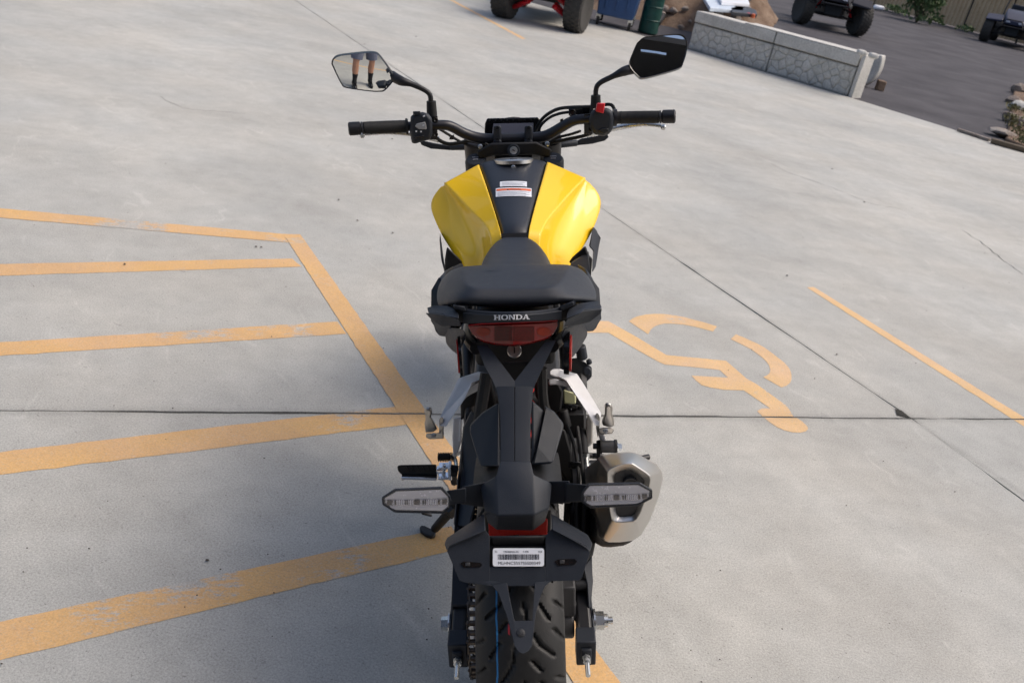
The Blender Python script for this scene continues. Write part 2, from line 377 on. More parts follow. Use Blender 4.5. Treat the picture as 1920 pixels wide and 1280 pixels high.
# ================================================================== SETTING
def clip(poly, a, nrm):
    """keep the part of 2D poly where (p-a).nrm >= 0"""
    out = []
    for i in range(len(poly)):
        p, q = poly[i], poly[(i+1) % len(poly)]
        dp = (p[0]-a[0])*nrm[0]+(p[1]-a[1])*nrm[1]; dq = (q[0]-a[0])*nrm[0]+(q[1]-a[1])*nrm[1]
        if dp >= 0: out.append(p)
        if (dp >= 0) != (dq >= 0):
            t = dp/(dp-dq); out.append((p[0]+(q[0]-p[0])*t, p[1]+(q[1]-p[1])*t))
    return out
def half(lst, ln, side, gap=0.0):
    a, d, n = ln; nn = n*side; return clip(lst, a+nn*gap, nn)
big = [(-26, -14), (16, -14), (16, 30), (-26, 30)]
yard = empty('concrete_yard', (0, 0, 0), kind='structure')
def jag(poly, amp=.0021):
    out = []
    for i in range(len(poly)):
        p = Vector(poly[i]); q = Vector(poly[(i+1) % len(poly)]); L = (q-p).length; n = max(1, int(min(L/.025, 420)))
        d = (q-p).normalized(); nn = Vector((-d.y, d.x)); w_ = 0
        for k in range(n):
            w_ = .7*w_+random.gauss(0, amp*.7)
            if random.random() < .012: w_ += random.choice((-1, 1))*amp*2.5
            o_ = 0 if k == 0 else max(-amp*2.2, min(amp*2.2, w_))
            pp = p+(q-p)*(k/n)+nn*o_; out.append((pp.x, pp.y))
    return out
GP = .0040
panels = []
for sa in (1, -1):
    for sb in (1, -1):
        pl = half(big, JA, sa, GP); pl = half(pl, JU if sa > 0 else JL, sb, GP*(.5 if sa > 0 else .8))
        pl = half(pl, EDG, 1); pl = half(pl, EDG2, 1)
        panels.append((pl, sa, sb))
def clipbox(pl, x0, x1, y0, y1):
    for a, nn in (((x0, 0), (1, 0)), ((x1, 0), (-1, 0)), ((0, y0), (0, 1)), ((0, y1), (0, -1))): pl = clip(pl, a, nn)
    return pl
for pl, sa, sb in panels:
    if len(pl) < 3: continue
    jp = jag(pl)
    V = [(x, y, 0) for x, y in jp]+[(x, y, -.12) for x, y in jp]; n = len(jp)
    F = [tuple(range(n))]+[(i+n, (i+1) % n+n, (i+1) % n, i) for i in range(n)]
    obj('concrete_panel', (V, F), M['concrete'], yard, smooth=None)
# chipped corner where the joints meet
# base ground to the horizon, driveway
tag(obj('ground', ([(-260, -200, -.16), (260, -200, -.16), (260, 320, -.16), (-260, 320, -.16)], [(0, 1, 2, 3)]), M['earth'], smooth=None), kind='structure')
jf = half(half([(-26, -14), (16, -14), (16, 30), (-26, 30)], EDG, 1, .01), EDG2, 1, .01)
obj('joint_filler', ([(x, y, -.012) for x, y in jf], [tuple(range(len(jf)))]), M['joint'], yard, smooth=None)
dr = [(-30, 8), (70, 8), (70, 75), (-30, 75)]
dr = [(-60, -40), (90, -40), (90, 75), (-60, 75)]
d1 = half(dr, EDG, -1, 0); d2 = half(half(dr, EDG2, -1, 0), EDG, 1, 0)
for q in (d1, d2):
    tag(obj('driveway', ([(x, y, -.014) for x, y in q], [tuple(range(len(q)))]), M['asphalt'], smooth=None), kind='structure')
# hairline cracks
def ribbon(pts, w_, z):
    V = []; F = []
    for i, p in enumerate(pts):
        d = (Vector(pts[min(i+1, len(pts)-1)])-Vector(pts[max(i-1, 0)])).to_2d().normalized(); nn = Vector((-d.y, d.x))
        ww = w_*random.uniform(.5, 1.3)
        V += [(p[0]+nn.x*ww, p[1]+nn.y*ww, z), (p[0]-nn.x*ww, p[1]-nn.y*ww, z)]
    for i in range(len(pts)-1): F.append((2*i, 2*i+1, 2*i+3, 2*i+2))
    return V, F
def crack(pxs, w_):
    P = [G(*p) for p in pxs]; out = []
    for i in range(len(P)-1):
        n = max(2, int((P[i+1]-P[i]).length/.04))
        for k in range(n):
            q = P[i].lerp(P[i+1], k/n); out.append((q.x+random.gauss(0, .006), q.y+random.gauss(0, .006)))
    return ribbon(out, w_, .002)
obj('crack', J(crack([(1800, 430), (1850, 462), (1880, 488), (1925, 520)], .0018), crack([(1440, 305), (1480, 325), (1560, 352), (1632, 382), (1700, 395)], .0016),
               crack([(300, 182), (340, 204), (480, 215)], .0011)), M['joint'], yard, smooth=None)
obj('joint_chip', ([(*G(x, y)[:2], .0025) for x, y in ((1678, 767), (1690, 770), (1701, 779), (1706, 784), (1694, 782), (1681, 779))], [(0, 1, 2, 3, 4, 5)]), M['joint'], yard, smooth=None)

# ---- painted markings
def paint_poly(P, z=.0009):
    """split a flat polygon at the joints and drop the slivers over them"""
    out = []
    for sa in (1, -1):
        a = half(P, JA, sa, GP+.0005)
        if len(a) < 3: continue
        for sb in (1, -1):
            b = half(a, JU if sa > 0 else JL, sb, GP+.0005)
            if len(b) >= 3: out.append(([(x, y, z) for x, y in b], [tuple(range(len(b)))]))
    return out
def gpoly(px): return [tuple(G(*p)[:2]) for p in px]
def wob(poly, amp=.0011):
    out = []
    for i in range(len(poly)):
        p = Vector(poly[i]); q = Vector(poly[(i+1) % len(poly)]); L = (q-p).length; n = max(1, min(200, int(L/.03)))
        for k in range(n):
            o_ = Vector((random.gauss(0, amp), random.gauss(0, amp))) if k else Vector((0, 0)); t = p.lerp(q, k/n)+o_; out.append((t.x, t.y))
    return out
def extend(px, f=1.6):
    """px = tl,tr,br,bl of a strip in the picture; its left end is carried on beyond the frame"""
    tl, tr, br, bl = [Vector(q) for q in gpoly(px)]
    return [tuple(tr+(tl-tr)*f), tuple(tr), tuple(br), tuple(br+(bl-br)*f)]
hatch = empty('hatched_zone_marking', G(400, 700), label='worn yellow no parking hatching painted on the concrete left of the motorcycle', cat='road marking')
def mark(parent, name, polys, m_, z=.0009):
    base = parent.location
    for P in polys:
        vf = J(*paint_poly(P, z))
        obj(name, ([(v[0]-base.x, v[1]-base.y, v[2]) for v in vf[0]], vf[1]), m_, parent, smooth=None)
b_l = line2(G(536, 453), G(761, 796)); 
strips = [[(0, 495), (548, 485), (566, 500), (0, 517)], [(0, 642), (633, 603), (650, 626), (0, 667)],
          [(0, 847), (744, 762), (762, 796), (0, 890)], [(0, 1165), (846, 986), (872, 1026), (0, 1237)]]
mark(hatch, 'stripe', [wob(extend(s_)) for s_ in strips], M['paint'])
tb = extend([(0, 391), (531, 439), (541, 455), (0, 408.5)])
mark(hatch, 'border_line', [wob(tb)], M['paint'], .0013)
g0, g1, g2, g3 = [Vector(q) for q in gpoly([(531, 439), (563, 440), (1160, 1277), (1074, 1277)])]
mark(hatch, 'border_line', [wob([tuple(g0), tuple(g1), tuple(g1+(g2-g1)*1.7), tuple(g0+(g3-g0)*1.7)])], M['paint'], .0018)
bay = empty('bay_line', G(1700, 660), label='thin yellow parking bay line running to the right edge of the picture', cat='road marking')
q = [Vector(t) for t in gpoly([(1513, 539), (1526, 538), (1920, 782), (1896, 784)])]
mark(bay, 'painted_line', [wob([tuple(q[0]), tuple(q[1]), tuple(q[1]+(q[2]-q[1])*1.3), tuple(q[0]+(q[3]-q[0])*1.3)])], M['paint2'])
bay2 = empty('bay_line', G(900, 30), label='faded thin yellow line ending in front of the buggy with red suspension arms', cat='road marking')
mark(bay2, 'painted_line', [wob(gpoly([(815, -14), (822, -14), (986, 73), (979, 74)]), .006)], M['paint2'])
def z7(l_): return [(1100+x/2.3415, 500+y/2.3415) for x, y in l_]
sym = empty('wheelchair_symbol', G(1350, 700), label='yellow wheelchair symbol painted on the concrete right of the seat', cat='road marking')
mark(sym, 'wheel_arc', [gpoly(z7([(185, 240), (200, 228), (222, 218), (260, 210), (300, 207), (340, 208), (385, 214), (430, 222), (470, 233), (510, 243), (572, 262), (555, 285), (515, 274), (480, 265), (440, 257), (400, 252), (365, 250), (340, 250), (315, 256), (295, 265), (280, 278), (270, 297)])),
                       gpoly(z7([(655, 297), (690, 311), (720, 325), (750, 338), (780, 355), (810, 376), (840, 400), (865, 419), (885, 440), (895, 458), (899, 475), (899, 495), (893, 510), (878, 522), (855, 530), (775, 485), (792, 477), (803, 467), (806, 452), (800, 432), (788, 416), (770, 398), (746, 380), (720, 362), (690, 346), (632, 318)]))], M['paint2'])
body_px = z7([(30, 238), (95, 239), (225, 312), (350, 388), (480, 400), (612, 413), (655, 450), (700, 490), (745, 515), (880, 612), (906, 655), (945, 678), (968, 700), (972, 712), (962, 722), (940, 728), (905, 727), (868, 718), (835, 704), (800, 680), (770, 655), (748, 634), (768, 622), (806, 622), (690, 543), (600, 540), (540, 530), (505, 520), (478, 498), (460, 478), (620, 487), (583, 453), (460, 440), (345, 430), (320, 420), (230, 370), (95, 290), (-10, 290), (-60, 250)])
# triangulate the concave figure so that it can be split at the joint
def tri_clip(P):
    me = bmesh.new(); vs = [me.verts.new((x, y, 0)) for x, y in P]; me.faces.new(vs); bmesh.ops.triangulate(me, faces=me.faces[:])
    out = [[tuple(v.co[:2]) for v in f.verts] for f in me.faces]; me.free(); return out
base = sym.location
vf = J(*[y for t in tri_clip(gpoly(body_px)) for y in paint_poly(t)])
obj('figure', ([(v[0]-base.x, v[1]-base.y, v[2]) for v in vf[0]], vf[1]), M['paint2'], sym, smooth=None)
# yellow lines behind the viewpoint (seen in the left mirror)
bay3 = empty('bay_line', (0, -2, 0), label='yellow parking line behind the photographer seen in the left mirror', cat='road marking')
mark(bay3, 'painted_line', [[(-5.0, -3.9), (-5, -4.0), (2.5, -1.15), (2.5, -1.05)]], M['paint2'])

# grit and small pebbles lying on the yard
V = []; F = []
for i in range(150):
    x, y = random.uniform(0, 1920), random.uniform(60, 1280)**1.0
    g = G(x, y)
    if g.y > 9: continue
    s_ = random.uniform(.0008, .0026)*(1+g.y*.12)
    n = len(V); k = 5; ang = random.uniform(0, 6); e = random.uniform(.5, 1)
    V += [Vector((g.x+math.cos(ang+2*PI*j/k)*s_*random.uniform(.6, 1.2), g.y+math.sin(ang+2*PI*j/k)*s_*e, .0045)) for j in range(k)]+[Vector((g.x, g.y, .0045+s_*.8))]
    F += [(n+j, n+(j+1) % k, n+5) for j in range(k)]
for x, y in ((480, 464), (490, 465), (736, 438), (635, 376), (670, 415), (735, 262), (780, 70), (683, 84), (1620, 380), (1560, 318), (1568, 666), (1475, 518), (388, 1052), (234, 497)):
    g = G(x, y); n = len(V); s_ = .0045*(1+g.y*.1); k = 6
    V += [Vector((g.x+math.cos(2*PI*j/k)*s_*random.uniform(.6, 1.3), g.y+math.sin(2*PI*j/k)*s_*random.uniform(.5, 1), .0045)) for j in range(k)]+[Vector((g.x, g.y, .0045+s_*.7))]
    F += [(n+j, n+(j+1) % k, n+6) for j in range(k)]
tag(obj('grit', (V, F), mat('grit', (0.07, 0.06, 0.05), .9, noise=.5), smooth=None), 'dark specks of grit and tiny stones scattered on the concrete', 'grit', kind='stuff')
# ================================================================== BACKGROUND THINGS
class Plane2:
    """upright plane through two ground points; gives points on it for measured picture rays"""
    def __init__(s, a, b, off=0.0):
        s.d = (b-a).normalized(); s.n = Vector((-s.d.y, s.d.x, 0))
        if s.n.y < 0: s.n = -s.n
        s.a = a+s.n*off
    def at(s, px, py):
        v = ray(px, py); return CP+v*((s.a-CP).dot(s.n)/v.dot(s.n))
WA = G(1288, 91); WB = G(1597, 183); WP = Plane2(WA, WB)
WD = WP.d; WN = WP.n; WL = (WB-WA).length
def wl(u, t, z): return WA+WD*u+WN*t+Vector((0, 0, z))
WH = 0.5*(WP.at(1303, 13).z+WP.at(1617, 110).z)
wall = empty('retaining_wall', wl(WL/2, .2, 0), label='low cast concrete block wall with stone pattern face between the yard and the asphalt driveway', cat='wall')
def ch(vf, par):
    """world geometry to a child of an unrotated Empty"""
    b_ = par.location; return [Vector(p)-b_ for p in vf[0]], vf[1]
def wbox(u0, u1, t0, t1, z0, z1):
    P = [wl(u, t, z) for u in (u0, u1) for t in (t0, t1) for z in (z0, z1)]
    return P, [(0, 1, 3, 2), (4, 6, 7, 5), (0, 4, 5, 1), (2, 3, 7, 6), (0, 2, 6, 4), (1, 5, 7, 3)]
UJ = (WP.at(1434, 133)-WA).dot(WD)
BAND = .70*WH; TH = .28
for k, (u0, u1) in enumerate(((0, UJ-.006), (UJ+.006, WL-.07))):
    obj('block', ch(wbox(u0, u1, .03, TH, -.02, BAND-.006), wall), M['mortar'], wall, bevel=.006)
    obj('top_band', ch(wbox(u0, u1, 0, TH+.01, BAND+.006, WH), wall), M['block'], wall, bevel=.014)
    # cast stones: a clipped Voronoi pattern, every cell a raised stone
    seeds = []; nx = max(4, int((u1-u0)/.125)); rows = 4
    for r in range(rows):
        for c in range(nx+1):
            seeds.append((u0+(c+(.5 if r % 2 else 0)+random.uniform(-.48, .48))*(u1-u0)/nx, (r+.5+random.uniform(-.45, .45))*BAND/rows*(1.0)))
    for i, s_ in enumerate(seeds):
        P = [(u0+.004, .0), (u1-.004, .0), (u1-.004, BAND-.014), (u0+.004, BAND-.014)]
        for j, t_ in enumerate(seeds):
            if i == j: continue
            mx, my = (s_[0]+t_[0])/2, (s_[1]+t_[1])/2; nn = Vector((s_[0]-t_[0], s_[1]-t_[1])).normalized()
            P = clip(P, (mx+nn.x*.0022, my+nn.y*.0022), nn)
            if len(P) < 3: break
        if len(P) < 3: continue
        cx = sum(p[0] for p in P)/len(P); cy = sum(p[1] for p in P)/len(P); dpt = random.uniform(.007, .016)
        def rg(sc, t): return [wl(cx+(p[0]-cx)*sc, t, cy+(p[1]-cy)*sc) for p in P]
        rr = [rg(1, .031), rg(.97, .030-dpt*.45), rg(.84, .030-dpt*.85), rg(.5, .030-dpt*1.05)]
        if sum((Vector(P[a])-Vector(P[a-1])).length for a in range(len(P))) < .09: continue
        obj('stone', ch(loft(rr), wall), M['stone'], wall, smooth=50)
obj('end_cap', ch(wbox(WL-.05, WL, -.004, TH, -.02, WH+.002), wall), M['block_light'], wall, bevel=.008)
obj('coping', ch(wbox(UJ*.62, WL-.07, .002, TH+.02, WH+.001, WH+.012), wall), M['block_light'], wall, bevel=.004)
# half-round cast piece beyond the wall's end
HP = Plane2(G(1622, 162), G(1622, 162)+WD)
out = [HP.at(x, y) for x, y in ((1626, 100), (1654, 104), (1653, 114), (1649, 129), (1643, 141), (1635, 151), (1624, 159), (1612, 163), (1600, 163))]
hp = obj('half_round_block', prism(out, WN*.14), M['block_light'], None, bevel=.02)
tag(hp, 'pale half round piece of cast stone leaning at the right end of the block wall', 'concrete block')
wb = HP.at(1664, 146); o = obj('wood_offcut', box((wb.x, wb.y+.15, .05+max(0, wb.z-.1)*0), (.10, .12, .13)), M['earth'], bevel=.01)
tag(o, 'small brown block lying on the asphalt beside the half round cast stone', 'wood block')
# things lying on the wall
TP = WH+.014
def on_top(px, py, dz=0): 
    return G(px, py, TP+dz)
def slab_on(name, pxs, h, m_, label, cat, z=0.0):
    P = [on_top(x, y, z) for x, y in pxs]
    o = obj(name, prism(P, (0, 0, h)), m_, None, bevel=.006); return tag(o, label, cat)
slab_on('sheet_stack', [(1318, 2), (1330, 22), (1392, 27), (1394, 12), (1370, -8), (1330, -10)], .05, M['tarp'], 'stack of pale blue flat sheets lying on the left end of the block wall', 'sheets')
slab_on('sheet_stack', [(1345, -2), (1352, 10), (1404, 14), (1400, 2), (1380, -9)], .05, M['white'], 'white folded plastic lying on top of the pale blue sheets', 'plastic', .055)
slab_on('tool_case', [(1368, 22), (1372, 30), (1418, 34), (1416, 26), (1390, 16)], .05, M['plastic'], 'small dark tool lying beside the pale sheets on the wall', 'tool')
for k, (x, y) in enumerate(((1402, 32), (1411, 34))):
    g = on_top(x, y); tag(obj('red_can', stack(g, (0, 0, 1), [(0, .02), (.0, .028), (.05, .028), (.055, .015)], 10), M['red'] if k == 0 else M['orange'], None),
        ('small red cap standing left of an orange one on the wall', 'small orange cap standing right of a red one on the wall')[k], 'cap')
for k, (x, y) in enumerate(((1614, 104), (1636, 110))):
    g = on_top(x, y, 0); v, f = box((g.x, g.y, g.z+.03), (.10, .12, .06))
    tag(obj('broken_stone', (v, f), M['block_light'], None, bevel=.025, seg=3), ('pale broken stone on the wall top left of its twin', 'pale broken stone at the right end of the wall top')[k], 'stone')

# ---- corrugated fence
FA = G(1590, 0); FB = G(1920, 85); FD = (FB-FA).normalized(); FL = (FB-FA).length
FN = Vector((-FD.y, FD.x, 0)); FN = FN if FN.y > 0 else -FN
fence = empty('sheet_fence', FA, label='tan corrugated steel fence along the far side of the asphalt driveway', cat='fence')
pw = 2.35; u = -9.4; k = 0
post_u = (Plane2(FA, FB).at(1804, 57)-FA).dot(FD)
u = post_u-pw*6
while u < FL+10:
    prof = []; x = 0
    while x < pw-.04:
        prof += [(x, 0), (x+.095, 0), (x+.115, .045), (x+.165, .045)]; x += .19
    V = []; F = []
    for (a, t) in prof: 
        p = FD*(u+.02+a)-FN*t
        V += [p+Vector((0, 0, .03)), p+Vector((0, 0, 1.85))]
    F = [(2*i, 2*i+2, 2*i+3, 2*i+1) for i in range(len(prof)-1)]
    o = obj('fence_sheet', (V, F), M['fence'], fence, smooth=None, solid=.004)
    pv = bar(FD*u+Vector((0, 0, -.05)), FD*u+Vector((0, 0, 1.9)), .05, .05, (1, 0, 0)); obj('post', pv, M['roof'], fence, smooth=None)
    u += pw
obj('rail', bar(FD*(post_u-pw*6)+Vector((0, 0, 1.88))-FN*.03, FD*(FL+10)+Vector((0, 0, 1.88))-FN*.03, .05, .04), M['fence'], fence)
# ---- verge at the fence's foot, shrub, litter
def leaf_mass(c, r, h, n, size, seed, up=.5):
    rr = random.Random(seed); V = []; F = []
    lobes = [(rr.uniform(-.6, .6)*r, rr.uniform(-.6, .6)*r, rr.uniform(.3, .8)*h, rr.uniform(.35, .6)) for _ in range(7)]
    for i in range(n):
        lx, ly, lz, ls = rr.choice(lobes); a = rr.uniform(0, 2*PI); q = rr.random()**.5*ls*r; zz = lz+rr.uniform(-1, 1)*ls*h*.5
        p = Vector((lx+math.cos(a)*q, ly+math.sin(a)*q, max(.02, zz)))
        d = Vector((rr.uniform(-1, 1), rr.uniform(-1, 1), rr.uniform(-.2, 1)+up)).normalized(); s_ = d.orthogonal().normalized(); s_.rotate(Matrix.Rotation(rr.uniform(0, 6), 3, d))
        L = size*rr.uniform(.6, 1.4); w_ = L*.28; m0 = len(V)
        V += [p, p+d*L*.5+s_*w_, p+d*L-Vector((0, 0, L*.15)), p+d*L*.5-s_*w_]; F.append((m0, m0+1, m0+2, m0+3))
    return V, F
sh = empty('shrub', G(1718, 42), label='small leafy green shrub growing at the foot of the tan fence', cat='shrub')
obj('foliage', leaf_mass(None, .75, 1.2, 1100, .16, 3), M['leaf2'], sh, smooth=None)
obj('stem', J(*[tube([(0, 0, 0), (math.cos(a)*.3, math.sin(a)*.3, .6), (math.cos(a)*.6, math.sin(a)*.5, 1.0)], [.03, .02, .01], 6) for a in (0, 1.3, 2.4, 3.8, 5)]), M['bark'], sh)
tag(obj('weeds', J(*[([p+G(x, y) for p in leaf_mass(None, .35, .25, 90, .12, 50+i)[0]], leaf_mass(None, .35, .25, 90, .12, 50+i)[1]) for i, (x, y) in enumerate(((1684, 30), (1672, 26), (1748, 47), (1800, 62)))]), M['leaf2'], smooth=None),
    'thin pale weeds along the foot of the tan fence', 'weeds', kind='stuff')
g = G(1646, 20); tag(obj('litter_bag', ([g+v for v in box((0, 0, .09), (.42, .25, .18))[0]], box((0, 0, 0), (1, 1, 1))[1]), M['white'], bevel=.1, seg=3), 'white crumpled litter at the foot of the fence left of the shrub', 'litter')

# ---- rocks and timber at the right edge
def rock(c, s, seed, m_='rock'):
    rr = random.Random(seed); bm = bmesh.new(); bmesh.ops.create_icosphere(bm, subdivisions=2, radius=1)
    dirs = [(Vector((rr.uniform(-1, 1), rr.uniform(-1, 1), rr.uniform(-1, 1))).normalized(), rr.uniform(.55, .9)) for _ in range(9)]
    for v in bm.verts:
        for d, k_ in dirs:
            e = v.co.dot(d)
            if e > k_: v.co -= d*(e-k_)
        v.co *= 1+rr.uniform(-.03, .03)
    V = [Vector((c[0]+v.co.x*s[0], c[1]+v.co.y*s[1], c[2]+v.co.z*s[2])) for v in bm.verts]; F = [tuple(v.index for v in f.verts) for f in bm.faces]; bm.free()
    return V, F
rk = [(1912, 172, .16, .13, 'pale rock at the right edge of the picture, farthest from the camera'), (1902, 190, .15, .08, 'flat brown rock below the pale rock at the right edge'),
      (1912, 207, .17, .12, 'pale rounded rock in the middle of the right edge rock row'), (1898, 226, .16, .10, 'pinkish leaning stone among dry weeds at the right edge'),
      (1916, 238, .15, .12, 'brown stone partly out of frame at the right edge'), (1886, 255, .22, .07, 'flat grey slab stone beside the concrete edge at the right')]
for i, (x, y, a, b_, lab) in enumerate(rk):
    a *= .85; b_ *= .8
    g = G(x, y+4); tag(obj('rock', rock((g.x, g.y+.1, b_*.6), (a, a*.8, b_), 30+i), M['rock'] if i != 2 else M['stone'], smooth=30), lab, 'rock', 'rocks at the right edge of the driveway')
V = []; F = []
tag(obj('dry_weeds', J(*[([p+G(x, y) for p in leaf_mass(None, .14, .16, 120, .045, 80+i, 1)[0]], leaf_mass(None, .14, .16, 120, .045, 80+i, 1)[1]) for i, (x, y) in enumerate(((1894, 243), (1910, 258), (1918, 278), (1904, 216)))]), M['dry'], smooth=None),
    'dry weeds growing among the rocks at the right edge', 'weeds', kind='stuff')
o = obj('timber_edging', bar(G(1798, 248)+Vector((0, .05, .02)), G(1858, 268)+Vector((0, .05, .02)), .05, .03), M['rock'], bevel=.006)
tag(o, 'weathered timber edging lying where asphalt meets concrete near the rocks', 'timber')
o = obj('timber_edging', bar(G(1862, 272)+Vector((0, .08, .03)), G(1935, 292)+Vector((0, .08, .03)), .07, .05), M['bark'], bevel=.01)
tag(o, 'dark timber edging below the flat slab stone at the right edge', 'timber')
bank = [G(1884, 262), G(1890, 235), G(1896, 200), G(1902, 160), G(1990, 170), G(2010, 300), G(1920, 280)]
tag(obj('verge', prism([p+Vector((0, 0, -.02)) for p in bank], (0, 0, .05)), M['earth'], bevel=.03), kind='structure')

# ---- earth bank behind the skip with rubble
HPt = G(1258, 52)
V = []; F = []; nx, ny = 26, 18
for j in range(ny+1):
    for i in range(nx+1):
        a = i/nx; b_ = j/ny; x = (a-.5)*3.0; y = b_*2.4
        h = .95*min(1, b_*1.7)*(1-max(0, abs(a-.5)*2-.55)*1.6)+random.uniform(-.04, .04)
        V.append(Vector((HPt.x+x+y*.25, HPt.y+y+.15-x*.25, max(-.05, h if j else -.05))))
F = [(j*(nx+1)+i, j*(nx+1)+i+1, (j+1)*(nx+1)+i+1, (j+1)*(nx+1)+i) for j in range(ny) for i in range(nx)]
tag(obj('earth_bank', (V, F), M['earth'], smooth=80), kind='structure')
rr = random.Random(5); parts = []
for i in range(46):
    x = rr.uniform(-1.1, 1.1); y = rr.uniform(0, 1.3); s_ = rr.uniform(.04, .13)
    parts.append(rock((HPt.x+x+y*.25, HPt.y+y+.1-x*.25, .95*min(1, y/2.4*1.7)*.95+.02), (s_, s_*.8, s_*.7), 100+i))
tag(obj('rubble', J(*parts), M['rock'], smooth=30), 'brown stones and rubble on the earth bank behind the wall', 'rubble', kind='stuff')
o = obj('fallen_board', bar(G(1240, 40)+Vector((0, .2, .35)), G(1292, 44)+Vector((.2, .2, .72)), .12, .03), M['rock']); tag(o, 'grey board leaning up against the rubble left of the wall', 'board')
o = obj('waste_pipe', tube([G(1232, 52)+Vector((0, .1, .05)), G(1262, 30)+Vector((0, .1, .3)), G(1270, 2)+Vector((0, .3, .5))], .05, 8), M['plastic_dark']); tag(o, 'black pipe lying over the rubble beside the green drum', 'pipe')

# ---- blue skip bin
ba = G(1117, 47); bb = G(1178, 60); bd = (bb-ba).normalized(); bn = Vector((-bd.y, bd.x, 0)); bn = bn if bn.y > 0 else -bn; bw = (bb-ba).length
skip = empty('skip_bin', (ba+bb)/2, math.atan2(bd.y, bd.x), label='blue wheeled waste bin standing between the buggy and the green drum', cat='waste bin')
def taper(z0, z1, w0, w1, d0, d1, y0=0): 
    return loft([[(-w/2, y0, z), (w/2, y0, z), (w/2, y0+d, z), (-w/2, y0+d, z)] for z, w, d in ((z0, w0, d0), (z1, w1, d1))])
hb = bw*1.08
obj('body', taper(.15, 1.05, hb, hb*1.30, .75, 1.0), M['blue'], skip, bevel=.02)
obj('rim', taper(1.05, 1.10, hb*1.36, hb*1.36, 1.08, 1.08, -.04), M['blue'], skip, bevel=.01)
obj('lid', loft([[(-hb*.66, -.02, 1.105), (hb*.66, -.02, 1.105), (hb*.66, 1.0, 1.25), (-hb*.66, 1.0, 1.25)], [(-hb*.66, -.02, 1.13), (hb*.66, -.02, 1.13), (hb*.66, 1.0, 1.28), (-hb*.66, 1.0, 1.28)]]), M['plastic'], skip, bevel=.01)
for x in (-1, 1):
    for y in (.08, .66):
        c = obj('caster', J(stack((x*hb*.45-.02, y, .06), (1, 0, 0), [(0, .058), (.04, .058)], 16)), M['rubber'], skip)
        obj('fork', J(box((x*hb*.45, y+.01, .12), (.07, .05, .07))), M['zinc'], c)
for x in (-.3, 0, .3): obj('rib', box((x*hb, -.008, .6), (.03, .02, .7)), M['blue'], skip, bevel=.005)
# ---- green drum
dg = G(1212, 63)
drum = empty('oil_drum', dg+Vector((0, .24, 0)), label='rusty green steel drum standing right of the blue waste bin', cat='drum')
obj('drum_body', stack((0, 0, 0), (0, 0, 1), [(0, .27), (.02, .285), (.28, .275), (.295, .287), (.31, .275), (.58, .275), (.595, .287), (.61, .275), (.86, .275), (.88, .285)], 28), M['green'], drum)
obj('drum_lid', stack((0, 0, .86), (0, 0, 1), [(0, .26), (.012, .26)], 28), M['green'], drum)

drum.scale = (.52, .52, .62); drum.location = dg+Vector((.02, .12, 0))
